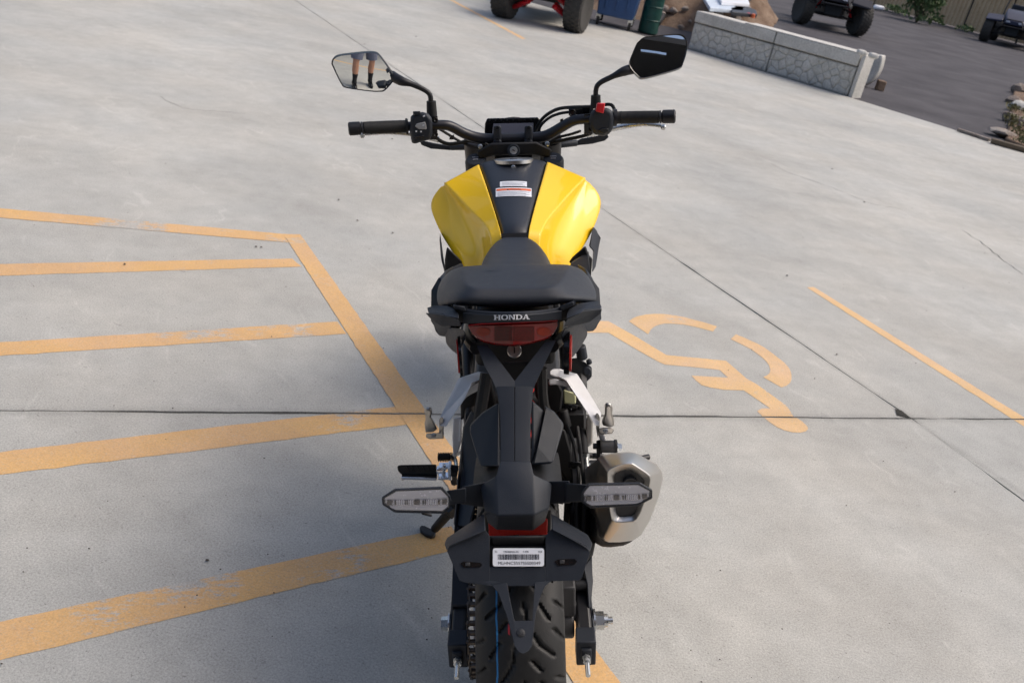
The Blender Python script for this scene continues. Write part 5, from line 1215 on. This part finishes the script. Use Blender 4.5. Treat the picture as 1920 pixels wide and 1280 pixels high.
part('throttle_body', J(awayprism(Bs([(1066, 672), (1085, 670), (1110, 688), (1110, 706), (1100, 716), (1070, 700)], .46), .05, .9), tube(Bs([(1088, 648, .45), (1092, 672, .45)]), .012, 12), cyl(B(1101, 696, .45), B(1101, 696, .43), .010), cyl(B(1103, 674, .46), B(1106, 682, .46), .006)), PL, bevel=.004)
part('clutch_cover', J(stack(B(1088, 728, .48)-Vector((.03, 0, 0)), (1, 0, 0), [(0, .055), (.03, .055), (.042, .045), (.044, .02)], 24)), 'engine')
part('brake_reservoir', J(loft([Bs([(1056, 730), (1080, 737), (1080, 757), (1057, 757)], .38), Bs([(1057, 730), (1079, 737), (1079, 756), (1058, 756)], .42)])), 'resv', bevel=.003)
part('reservoir_cap', J(awayprism(Bs([(1054, 759), (1084, 759), (1082, 768), (1056, 767)], .38), .03), cyl(B(1060, 765, .375), B(1060, 770, .372), .003), cyl(B(1070, 765, .375), B(1070, 770, .372), .003)), 'gloss_black', bevel=.002)
part('master_cylinder', J(tube(Bs([(1054, 768, .37), (1062, 800, .36)]), .012, 12), tube(Bs([(1090, 760, .40), (1090, 800, .38), (1094, 850, .34)]), .011, 12), box(B(1072, 790, .39), (.05, .04, .06))), PD, bevel=.002)
part('heel_guard', J(loft([Bs([(1103, 775), (1111, 790), (1110, 830), (1102, 838), (1098, 810), (1099, 785)], .36), Bs([(1104, 776), (1112, 791), (1111, 831), (1103, 838), (1099, 811), (1100, 786)], .37)])), 'peg', bevel=.002)
part('push_rod', J(stack(B(1098, 849, .34), (0, -.2, -1), [(0, .008), (.012, .008)], 6), cyl(B(1098, 856, .335), B(1099, 872, .33), .006), box(B(1099, 876, .33), (.018, .012, .016)), cyl(B(1098, 884, .325), B(1100, 912, .31), .004)), 'zinc', smooth=30)
part('cable_clip', awayprism(Bs([(1064, 864), (1090, 866), (1088, 878), (1064, 878)], .24), .01), 'gloss_black', bevel=.002)
# -- pillion footrest brackets
def arm_(px, Y, r_, m_='alu', flat=.6, par=None, nm='footrest_bracket', w_=None):
    return tube([B(*p, Y+i*(-.012)) for i, p in enumerate(px)], r_, 14, 4, sx=flat)
lb_ = part('footrest_bracket', J(
    awayprism(Bs([(859, 709, .34), (868, 706, .34), (897, 696, .33), (916, 699, .32), (916, 707, .32), (898, 712, .33), (884, 716, .305), (884, 722, .30), (870, 750, .285), (836, 800, .262), (824, 799, .275), (822, 788, .30), (840, 750, .325)]), .03, .75),
    awayprism(Bs([(876, 732, .33), (884, 722, .33), (898, 716, .33), (915, 716, .32), (916, 724, .32), (900, 728, .33), (874, 745, .325), (868, 752, .32)]), .016, .9)), 'alu', bevel=.005, seg=3)
rb_ = part('footrest_bracket', J(
    awayprism(Bs([(1029, 694, .32), (1030, 703, .32), (1048, 706, .33), (1062, 712, .30), (1070, 726, .29), (1096, 766, .272), (1116, 798, .262), (1124, 800, .27), (1129, 776, .30), (1110, 744, .325), (1090, 712, .345), (1080, 701, .335), (1066, 697, .34), (1052, 691, .33), (1038, 690, .32)]), .03, .75),
    awayprism(Bs([(1028, 712, .32), (1040, 710, .32), (1062, 714, .33), (1074, 728, .32), (1062, 724, .33), (1042, 721, .32), (1029, 722, .32)]), .016, .9)), 'alu', bevel=.005, seg=3)
for par, base_, ear, peg in ((lb_, [(798, 815), (800, 812), (826, 811), (830, 805), (832, 822), (806, 823), (799, 820)], [(824, 784), (829, 780), (832, 785), (832, 822), (823, 812)], [(795, 768), (799, 763), (805, 762), (810, 765), (811, 771), (808, 781), (814, 790), (820, 804), (812, 810), (798, 811), (796, 795), (798, 783)]),
                             (rb_, [(1121, 803), (1122, 812), (1128, 814), (1148, 813), (1152, 806), (1148, 801), (1130, 801)], [(1116, 776), (1120, 772), (1125, 780), (1124, 808), (1121, 822), (1118, 806)], [(1133, 758), (1138, 754), (1146, 756), (1149, 764), (1148, 776), (1152, 788), (1152, 798), (1143, 801), (1130, 797), (1128, 790), (1133, 775)])):
    obj('peg_clevis', J(awayprism(Bs(base_, .275), .02, .9), awayprism(Bs(ear, .28), .012, .9)), M['peg'], par, bevel=.003, seg=3)
    pc_ = Bs(peg, .27); cm = sum(pc_, Vector())/len(pc_)
    obj('folded_peg', loft([[cm+(p-cm)*.7+(CB-cm).normalized()*.005 for p in pc_], pc_, [away(p, .016) for p in ring_scale(pc_, .95)]]), M['peg'], par, bevel=.004, seg=3)
    pcx = (sum(p[0] for p in base_)/len(base_), sum(p[1] for p in base_)/len(base_)); q = toward(B(*pcx, .275), .001); obj('pivot_pin', stack(q, CB-q, [(-.004, .005), (.001, .005), (.0015, .003)], 16), M['zinc'], par)
# silencer stay
part('silencer_stay', J(awayprism(Bs([(1118, 802), (1130, 806), (1136, 822), (1140, 832), (1128, 838), (1124, 822)], .285), .012)), 'alu', bevel=.003)
sb_ = part('silencer_bush', J(cyl(B(1127, 837, .27), B(1154, 837, .27), .0125, seg=24)), 'engine'); obj('rubber_ring', J(cyl(B(1152, 837, .27), B(1156.5, 837, .27), .0145), cyl(B(1125, 837, .27), B(1128, 837, .27), .0145)), M['rubber'], sb_)
obj('bolt', J(cyl(B(1156, 838, .27), B(1158, 838, .27), .010), stack(B(1158, 838, .27), (1, 0, 0), [(0, .0075), (.008, .0072)], 6)), M['zinc'], sb_, smooth=30)
part('hanger_plate', J(awayprism(Bs([(1118, 826), (1124, 824), (1126, 860), (1119, 872)], .28), .006), cyl(B(1112, 836, .28), B(1119, 836, .28), .006, seg=10), cyl(B(1111, 853, .28), B(1118, 853, .28), .005, seg=10)), 'black_metal')
# -- silencer
o1 = [(1121, 858), (1130, 852), (1158, 848), (1184, 847), (1197, 851), (1232, 871), (1241, 884), (1243.5, 897), (1236, 930), (1218, 977), (1202, 1003), (1186, 1013), (1162, 1016), (1140, 1016), (1130, 1008), (1122, 975), (1118, 940), (1118, 895)]
o2 = [(1138, 884), (1144, 878), (1158, 871), (1172, 867.5), (1186, 868), (1212, 885), (1220, 892), (1221, 899), (1218, 920), (1202, 962), (1194, 975), (1188, 979), (1168, 981), (1154, 980), (1146, 974), (1143, 960), (1140, 935), (1138, 905)]
o3 = [(1150, 888), (1154, 883), (1162, 880), (1173, 878), (1183, 878), (1202, 890), (1209, 896), (1210, 901), (1207, 918), (1196, 954), (1190, 965), (1184, 969.5), (1170, 971), (1159, 971), (1155, 966), (1153, 956), (1152, 932), (1150, 905)]
def ringat(o_, Y, s=1.0, off=(0, 0, 0)):
    P_ = Bs(o_, Y); c = sum(P_, Vector())/len(P_); return [c+(p-c)*s+Vector(off) for p in P_]
slr = ringat(o1, .10)
muf = part('silencer', loft([ringat(o1, .10, .60, (-.035, .34, -.26)), ringat(o1, .10, .86, (-.012, .18, -.14)), ringat(o1, .10, .98, (-.002, .05, -.042)), slr, ringat(o1, .088, .965), ringat(o2, .045, 1.02), ringat(o2, .040, .98), ringat(o3, .048, .98), ringat(o3, .050, .94)], False), 'steel', smooth=42, bevel=.003, seg=3)
obj('end_cap', (ringat(o3, .0505, .96), [tuple(range(len(o3)))]), M['engine'], muf, smooth=None)
tip = B(1181, 904, .049); obj('tail_pipe', J(loft([disc_pts(tip+Vector((0, d_, 0)), Vector((1, 0, 0)), Vector((0, -.0, 1)), r_, 24) for d_, r_ in ((.0, .0125), (-.006, .0125), (-.006, .0105), (.03, .0105))])), M['engine'], muf)
sbp = [(1114, 1005), (1126, 1025), (1146, 1026), (1170, 1023), (1188, 1015), (1200, 990), (1160, 950), (1118, 960)]
part('silencer_body', loft([ringat(sbp, .14), ringat(sbp, .14, .7, (-.03, .30, -.23))]), 'engine', bevel=.006)
part('exhaust_pipe', tube([(.16, .42, .33), (.12, .55, .24), (.03, .75, .22), (0, .84, .35), (0, .78, .5)], .021, 16, 5), 'steel')
# right rider footrest and brake pedal, just their tips show
part('rider_footrest', J(tube([(.14, .42, .335), (.245, .41, .345)], .012, 12), box((.20, .41, .352), (.09, .03, .014))), 'rubber', bevel=.003)
part('brake_pedal', J(tube(Bs([(1190, 862, .50), (1216, 856, .52)]), .007, 10), tube([B(1190, 862, .50), Vector((.10, .48, .34))], .007, 8), tube([(.13, .44, .34), (.15, .60, .31)], .008, 10)), 'black_metal')
# left rider footrest
fp = part('rider_footrest', loft([[B(745, 872, .40), B(745, 882, .40), away(B(750, 888, .40), .012), away(B(745, 876, .40), .02)], [B(752, 871, .40), B(754, 888, .40), away(B(754, 890, .40), .014), away(B(752, 872, .40), .026)], [B(818, 870, .40), B(819, 888, .40), away(B(819, 890, .40), .014), away(B(818, 871, .40), .026)]]), 'rubber', bevel=.003)
obj('footrest_metal', J(bar(B(753, 891, .40), B(820, 893, .40), .022, .007), cyl(B(755, 892, .40), B(754, 900, .395), .004, seg=10), cyl(B(819, 880, .40), B(836, 880, .40), .009), box(B(832, 873, .40), (.022, .02, .006)), box(B(832, 892, .40), (.024, .022, .006)), box(B(844, 882, .40), (.008, .026, .034)), cyl(B(832, 870, .395), B(832, 898, .395), .0045)), M['chrome'], fp, bevel=.0015)
for k in range(6): obj('tread_rib', bar(toward(B(760+k*10, 874, .40), .001), toward(B(766+k*10, 884, .40), .001), .0035, .003), M['plastic_dark'], fp)
part('footrest_mount', J(cyl(B(846, 882, .40), B(858, 884, .40), .014), tube(Bs([(848, 884, .41), (852, 905, .42)]), .008, 8)), PD)
sp_ = part('shift_lever', J(stack(B(821, 856.5, .56), (1, 0, 0), [(0, .0085), (.03, .0085)], 16), *[stack(B(822+k*3.1, 856.5, .56), (1, 0, 0), [(0, .0115), (.0018, .0115)], 18) for k in range(10)]), 'rubber')
obj('lever_rod', J(tube(Bs([(848, 856, .56), (854, 862, .55), (856, 880, .50)]), .005, 8, 3), tube([B(848, 856, .56), Vector((-.09, .52, .36))], .006, 8)), M['zinc'], sp_)
part('footrest_hanger', J(awayprism(Bs([(850, 783), (866, 782), (866, 826), (858, 850), (850, 856), (848, 820)], .42), .012), awayprism(Bs([(862, 786), (866, 786), (866, 828), (860, 828)], .415), .02)), 'alu', bevel=.004)
part('left_crankcase', J(awayprism(Bs([(868, 712), (920, 705), (932, 760), (880, 800), (870, 760)], .42), .05), awayprism(Bs([(862, 700), (900, 725), (890, 760), (864, 790)], .40), .03)), PD, bevel=.006)
part('right_frame_panel', J(awayprism(Bs([(1000, 700), (1044, 712), (1056, 735), (1052, 770), (1040, 775), (1004, 745)], .36), .04), awayprism(Bs([(1036, 800), (1060, 805), (1072, 850), (1076, 930), (1066, 1000), (1056, 980), (1060, 900), (1040, 868)], .24), .02)), PD, bevel=.004)
part('exhaust_guard', J(awayprism(Bs([(1074, 925, .22), (1100, 932, .22), (1112, 960, .22), (1118, 1010, .20), (1112, 1040, .16), (1098, 1060, .12), (1086, 1000, .16), (1078, 960, .2)]), .03)), PD, bevel=.004)
part('right_arm_cover', J(awayprism(Bs([(1094, 1062, .05), (1110, 1040, .09), (1111, 1090, .04), (1108, 1140, -.0), (1102, 1140, .0), (1100, 1095, .03)]), .02)), PL, bevel=.003)
part('swingarm_pad', J(awayprism(Bs([(884, 768, .34), (936, 860, .20), (930, 905, .18), (904, 905, .18), (880, 990, .10), (850, 985, .12), (858, 900, .22), (868, 800, .32)]), .03)), PL, bevel=.004)
# -- side stand
ft = BMi @ (G(802, 1001)-BO); kn = B(858, 950, .42)
stn = part('side_stand', J(tube([B(872, 925, .45), B(850, 952, .47), ft+Vector((.02, -.0, .018))], [.014, .013, .011], 14), bar(B(840, 950, .46), B(846, 962, .465), .03, .02)), 'plastic_dark')
fc = [BMi @ (G(x, y, z_)-BO) for z_ in (.001,) for x, y in ((786, 992), (789, 989), (796, 990), (812, 998), (817, 1003), (815, 1009), (808, 1011), (796, 1006), (788, 1000))]
obj('stand_foot', loft([fc, [p+BMi@Vector((0, 0, .010)) for p in fc]]), M['black_metal'], stn, bevel=.003)
obj('stand_tang', tube([ft+Vector((.012, 0, .06)), B(793, 962, .49), B(791, 958, .49)], .0035, 8), M['black_metal'], stn)
# -- front end: forks, clamps, bars
part('fork_leg', J(tube([(-.098, 1.405, .30), (-.098, 1.02, .93)], .027, 16)), 'black_metal'); part('fork_leg', J(tube([(.098, 1.405, .30), (.098, 1.02, .93)], .027, 16)), 'black_metal')
part('front_mudguard', grid([[Vector((x, 1.352+.325*math.cos(R_(a)), .306+(.325-abs(x)*.3)*math.sin(R_(a)))) for x in (-.06, -.03, 0, .03, .06)] for a in range(30, 151, 15)]), PL, solid=.004)
for cx_, cy_ in ((892, 297), (1037, 295)):
    c = B(cx_, cy_, .95); fc_ = part('fork_cap', stack(c+Vector((0, .012, -.05)), Vector((0, -.42, 1)), [(0, .027), (.03, .027), (.048, .0265), (.055, .022), (.056, .012)], 28), 'plastic')
    tp = c+Vector((0, .012, -.05))+Vector((0, -.42, 1)).normalized()*.0575
    ny_ = Vector((0, 1, .42)).normalized()
    for k in range(2): obj('cap_mark', box(tp+ny_*(.004-.008*k), (.016-.003*k, .0018, .0006), Matrix.Rotation(R_(23), 3, 'X')), M['inkgrey'], fc_, smooth=None)
part('top_clamp', J(awayprism(Bs([(893, 284), (920, 268), (1006, 266), (1036, 281), (1030, 296), (1000, 290), (925, 292), (898, 300)], .94), .03)), PD, bevel=.005)
gr = Bs([(764, 237), (680, 240.5)], .905)
L_, R_e = B(655, 241, .895), B(1265, 219, .895)
hp_ = [L_.lerp(B(768, 237, .93), .05), B(768, 237, .93), B(825, 234.5, .945), B(846, 237.5, .955), B(870, 250, .968), B(893, 258, .975), B(918, 261, .978), B(962, 260, .978), B(1004, 258.5, .978), B(1028, 253, .975), B(1054, 238, .965), B(1074, 227, .955), B(1094, 223.5, .945), B(1150, 221, .93), R_e.lerp(B(1150, 221, .93), .05)]
part('handlebar', tube(hp_, [.011, .011, .012, .0125, .013, .0135, .0138, .0138, .0138, .0135, .013, .0125, .012, .011, .011], 20, 5), 'bar')
for sgn, e0, e1, c0, c1 in ((-1, (764, 237, .929), (682, 240, .90), (677, 240.5, .899), (653, 242, .893)), (1, (1152, 221, .929), (1236, 219.5, .90), (1241, 219, .899), (1267, 218.5, .893))):
    a, b_ = B(*e0), B(*e1); gp = part('grip', J(tube([a, a.lerp(b_, .05), a.lerp(b_, .5), b_], [.0185, .0148, .0150, .0145], 24), tube([a, a.lerp(b_, .03)], .019, 24)), 'rubber')
    rib_ = []
    for k in range(5):
        t = .15+.17*k; p = a.lerp(b_, t); rib_.append(tube([p, p.lerp(b_, .03)], .0153, 24))
    obj('grip_ring', J(*rib_), M['rubber'], gp)
    c_, d_ = B(*c0), B(*c1); be = part('bar_end', tube([c_, c_.lerp(d_, .08), c_.lerp(d_, .9), d_], [.0125, .0158, .0160, .0125], 24), 'black_metal')
    obj('collar', tube([b_.lerp(c_, .1), b_.lerp(c_, .8)], .0150, 20), M['engine'], be)
# risers
for x in (932.5, 991):
    c = B(x, 252, .972); rs_ = part('bar_riser', J(loft([Bs([(x-8, 286), (x+8, 286), (x+8, 262), (x-8, 262)], .955), Bs([(x-8, 286), (x+8, 286), (x+8, 262), (x-8, 262)], .99)]), loft([Bs([(x-7.5, 268), (x+7.5, 268), (x+7.5, 236), (x-7.5, 236)], .958), Bs([(x-7.5, 268), (x+7.5, 268), (x+7.5, 236), (x-7.5, 236)], .995)])), 'plastic', bevel=.005, seg=3)
    for yy in (240, 262): q = B(x, yy, .957); obj('clamp_bolt', stack(q, CB-q, [(-.002, .005), (.0015, .0048), (.0015, .003), (0, .003)], 14), M['black_metal'], rs_)
# instrument
ga = [(913, 222), (1009, 220), (1015, 226), (1014, 250), (908, 251), (909, 232)]
ins = part('instrument_panel', J(awayprism(Bs(ga, 1.04), .03, .95)), 'gloss_black', bevel=.003)
obj('display', ([toward(B(x, y, 1.04), .002) for x, y in ((925, 232), (1000, 230.5), (1000, 251), (923, 252))], [(0, 1, 2, 3)]), M['screen'], ins, smooth=None)
obj('tell_tale', J(*[([toward(B(918+k*11+dx, 226-k*.2+dy, 1.04), .0022) for dx, dy in ((-1.5, -1), (1.5, -1), (1.5, 1), (-1.5, 1))], [(0, 1, 2, 3)]) for k in range(8)]), M['engine'], ins, smooth=None)
part('cowl_bracket', J(awayprism(Bs([(902, 262), (1020, 260), (1030, 272), (1022, 284), (905, 286), (896, 274)], 1.0), .05)), PD, bevel=.004)
part('headlamp', J(stack((0, 1.12, .86), (0, 1, -.1), [(0, .05), (.05, .088), (.11, .088), (.12, .07)], 32)), 'gloss_black')
# ignition
ig = B(963, 282, .93); igp = part('ignition_lock', stack(ig, CB-ig, [(-.012, .0155), (.004, .0155), (.005, .013), (.003, .0125)], 28), 'plastic'); obj('lock_face', stack(toward(ig, .004), CB-ig, [(-.002, .0095), (.001, .0095), (.0015, .007)], 24), M['zinc'], igp); obj('key_slot', box(toward(ig, .0062), (.0065, .002, .0018), Matrix.Rotation(R_(35), 3, 'Y')), M['plastic_dark'], igp)
for x, y in ((900.5, 275), (1026, 270)):
    q = B(x, y, .95); part('clamp_screw', stack(q, CB-q, [(-.004, .006), (.002, .006), (.003, .003)], 14), 'zinc')
for q in ([(909, 266), (918, 272), (921, 286), (912, 283)], [(1004, 268), (1016, 266), (1018, 280), (1008, 284)]): part('clamp_ear', awayprism(Bs(q, .945), .02), 'gloss_black', bevel=.002)
# switch housings
def swbox(px, Y, m_=PL): return part('switch_housing', loft([[toward(p, -.0) for p in ring_scale(Bs(px, Y), .80)], Bs(px, Y+.008), [away(p, .012) for p in Bs(px, Y+.016)], ring_scale([away(p, .018) for p in Bs(px, Y+.03)], .8)]), m_, bevel=.004, seg=3)
sl = swbox([(770, 218), (778, 213), (792, 210), (803, 213), (810, 222), (811, 250), (806, 262), (790, 266), (778, 270), (772, 268), (768, 246)], .895)
obj('horn_button', awayprism([toward(p, .002) for p in Bs([(778, 237), (781, 232), (797, 228.5), (799, 234), (800, 243), (785, 242.5)], .895)], .006), M['silver_button'], sl, bevel=.0015)
obj('dip_switch', awayprism([toward(p, .002) for p in Bs([(775, 217), (774, 209), (788, 208.5), (789, 215)], .895)], .012), M['plastic'], sl, bevel=.0015)
obj('switch_mark', J(*[awayprism([toward(p, .0035) for p in Bs(q, .895)], .001) for q in ([(793, 217), (797, 216), (797, 219), (793, 219.5)], [(779, 245), (782, 245), (782, 248), (779, 248)], [(788, 245.5), (791, 245.5), (791, 248.5), (788, 248.5)], [(792, 234.5), (796, 234), (796, 235.5), (792, 236)])]), M['white'], sl, smooth=None)
obj('turn_switch', awayprism([toward(p, .002) for p in Bs([(776, 256), (784, 253), (795, 254), (794, 259), (780, 261)], .895)], .008), M['gloss_black'], sl, bevel=.002)
sr_ = swbox([(1108, 210), (1116, 203), (1138, 202), (1148, 208), (1151, 222), (1150, 240), (1142, 252), (1130, 256), (1114, 252), (1106, 240), (1104, 224)], .895)
obj('kill_switch', loft([[toward(p, .006) for p in Bs([(1120, 194.5), (1134, 194.5), (1131, 213), (1117, 208.5)], .893)], [away(p, .012) for p in Bs([(1119, 193), (1135, 193), (1132, 214), (1116, 209)], .893)]]), M['red'], sr_, bevel=.002)
obj('start_button', awayprism([toward(p, .002) for p in Bs([(1120, 245), (1128, 240), (1140, 241), (1143, 247), (1132, 252)], .895)], .008), M['gloss_black'], sr_, bevel=.002)
obj('switch_mark', awayprism([toward(p, .003) for p in Bs([(1112, 204), (1116, 203.5), (1116, 205.5), (1112, 206)], .895)], .001), M['white'], sr_, smooth=None)
part('throttle_collar', tube([B(1150, 221, .925), B(1156, 221, .925)], .0205, 24), 'black_metal')
# mirror clamps and levers
for x, y0, y1 in ((811, 218, 262), (1102, 214, 252)):
    part('lever_clamp', J(loft([Bs([(x-7, y0), (x+10, y0), (x+9, y1), (x-7, y1)], .935), Bs([(x-7, y0), (x+10, y0), (x+9, y1), (x-7, y1)], .96)]), *[stack(toward(B(x+6, yy, .935), .0), CB-B(x+6, yy, .935), [(-.003, .0062), (.003, .0058), (.003, .0035), (.001, .0035)], 14) for yy in (y0+7, y1-10)]), 'gloss_black', bevel=.003)
part('clutch_lever', J(tube(Bs([(822, 262, .99), (780, 252, 1.0), (730, 248, .98), (682, 251, .965)]), [.008, .007, .0055, .005], 12, 4), stack(B(679, 253.5, .96), (-1, -.2, 0), [(-.006, .004), (-.003, .0075), (.003, .0075), (.006, .004)], 14)), 'zinc')
part('brake_lever', J(tube(Bs([(1100, 252, .99), (1160, 239, 1.0), (1205, 233, .98), (1240, 236, .965)]), [.008, .007, .0055, .005], 12, 4), stack(B(1244, 238.5, .96), (1, -.2, 0), [(-.006, .004), (-.003, .0075), (.003, .0075), (.006, .004)], 14)), 'zinc')
part('front_indicator', J(awayprism(Bs([(786, 262), (812, 268), (849, 274), (851, 278), (845, 282), (808, 279), (790, 272)], 1.10), .03), tube(Bs([(845, 276, 1.1), (905, 275, 1.08)]), .009, 10)), PL, bevel=.003)
part('front_indicator', J(awayprism(Bs([(1074, 268), (1090, 260), (1112, 256), (1138, 251), (1142, 257), (1134, 264), (1110, 270), (1080, 273)], 1.10), .03), tube(Bs([(1082, 268, 1.1), (1030, 274, 1.08)]), .009, 10)), PL, bevel=.003)
part('front_reservoir', J(awayprism(Bs([(1066, 203), (1108, 201), (1110, 213), (1096, 216), (1066, 214)], .97), .03), stack(B(1073, 212, .965), CB-B(1073, 212, .965), [(-.004, .0095), (.002, .0095), (.002, .006), (0, .006)], 20)), 'gloss_black', bevel=.003)
for pth, r_ in (([(1003, 252, 1.03), (1008, 236, 1.03), (1022, 218, 1.01), (1045, 205, .99), (1070, 201.5, .98), (1110, 200, .97), (1142, 196, .96), (1151, 203, .95), (1151, 212, .94)], .0042),
                ([(1008, 255, 1.02), (1014, 236, 1.01), (1030, 221, 1.0), (1050, 213, .99), (1072, 210, .98)], .0036),
                ([(814, 252, .97), (822, 262, .99), (840, 270, 1.0), (862, 268, 1.0), (880, 264, 1.0), (905, 268, 1.0)], .0048),
                ([(824, 242, .97), (850, 258, 1.0), (872, 270, 1.0), (905, 280, .99)], .0036),
                ([(1108, 250, .96), (1090, 256, .98), (1060, 262, 1.0), (1028, 270, 1.0)], .0044),
                ([(1088, 246, .97), (1070, 252, .99), (1046, 258, 1.0), (1030, 268, 1.0)], .0034)):
    part('cable', tube(Bs(pth), r_, 10, 5), 'rubber')
part('cable_guide', J(awayprism(Bs([(844, 256), (852, 252), (850, 262), (842, 262)], .985), .01), awayprism(Bs([(1050, 224), (1056, 222), (1056, 230), (1050, 230)], .965), .008)), 'gloss_black')
# mirrors
def mirror(ol, ctr, Y, target, stem, boot, stemr):
    Mc = B(*ctr, Y); T_ = BMi @ (Vector(target)-BO)
    nrm = ((CB-Mc).normalized()+(T_-Mc).normalized()).normalized()
    def onp(px, py, d=0):
        v = BMi @ ray(px, py); return CB+v*((Mc-CB).dot(nrm)/v.dot(nrm))+nrm*d
    P_ = [onp(*p) for p in ol]; P_ = smooth_path(P_+[P_[0]], 4)[:-1]
    c = sum(P_, Vector())/len(P_)
    root = part('mirror', loft([[c+(p-c)*.955-nrm*.0045 for p in P_], [c+(p-c)*.96+nrm*.004 for p in P_], [c+(p-c)*.985+nrm*.0055 for p in P_], P_, [c+(p-c)*1.0-nrm*.010 for p in P_], [c+(p-c)*.82-nrm*.026 for p in P_], [c+(p-c)*.4-nrm*.034 for p in P_]]), 'gloss_black', smooth=45)
    u = nrm.orthogonal().normalized(); R0 = .92; rings = []; n = len(P_)
    V = [c+nrm*.0035]; F = []
    for j in range(1, 13):
        for p in P_:
            q = c+(p-c)*(.957*j/12); V.append(q+nrm*(.0035-((q-c).length_squared)/(2*R0)))
    F += [(0, 1+k, 1+(k+1) % n) for k in range(n)]
    for j in range(11): F += [(1+j*n+k, 1+(j+1)*n+k, 1+(j+1)*n+(k+1) % n, 1+j*n+(k+1) % n) for k in range(n)]
    me_o = obj('mirror_glass', (V, F), M['mirror'], root, smooth=180)
    bmx = bmesh.new(); bmx.from_mesh(me_o.data); bmesh.ops.recalc_face_normals(bmx, faces=bmx.faces)
    if sum((f_.normal.dot(nrm) for f_ in bmx.faces)) < 0: bmesh.ops.reverse_faces(bmx, faces=bmx.faces)
    bmx.to_mesh(me_o.data); bmx.free()
    obj('mirror_stem', J(tube([onp(*stem[0], -.016)]+[B(*p, Y) for p in stem[1:]], stemr, 14, 4)), M['black_metal'], root)
    obj('stem_boot', J(tube([B(*p, Y) for p in boot], [.0115, .0125, .0125], 16)), M['rubber'], root)
    for k in (0, 1): pass
mirror([(621, 120), (623, 112), (632, 105), (655, 101), (680, 98.5), (700, 98), (711, 103), (727, 124), (740, 144), (736, 155), (722, 170), (712, 172), (696, 171.5), (650, 165), (639, 157)], (682, 135), .96, (.02, -.42, .30),
       [(735, 146), (752, 152), (772, 158), (796, 169), (806, 178), (808, 192)], [(808.5, 190), (809.5, 208), (811, 226)], [.013, .0115, .0068, .0062, .0062, .0062])
mirror([(1194, 81), (1206, 71), (1222, 68.5), (1250, 66), (1274, 65), (1286, 72), (1289, 90), (1282, 118), (1274, 129), (1240, 140), (1206, 148), (1195, 144), (1179, 123), (1186, 99)], (1234, 106), .96, (-.2, -1.6, 3.6),
       [(1190, 126), (1170, 134), (1150, 143), (1126, 155), (1118, 166), (1117, 182)], [(1117, 179), (1117, 194), (1114, 214)], [.013, .0115, .0068, .0062, .0062, .0062])
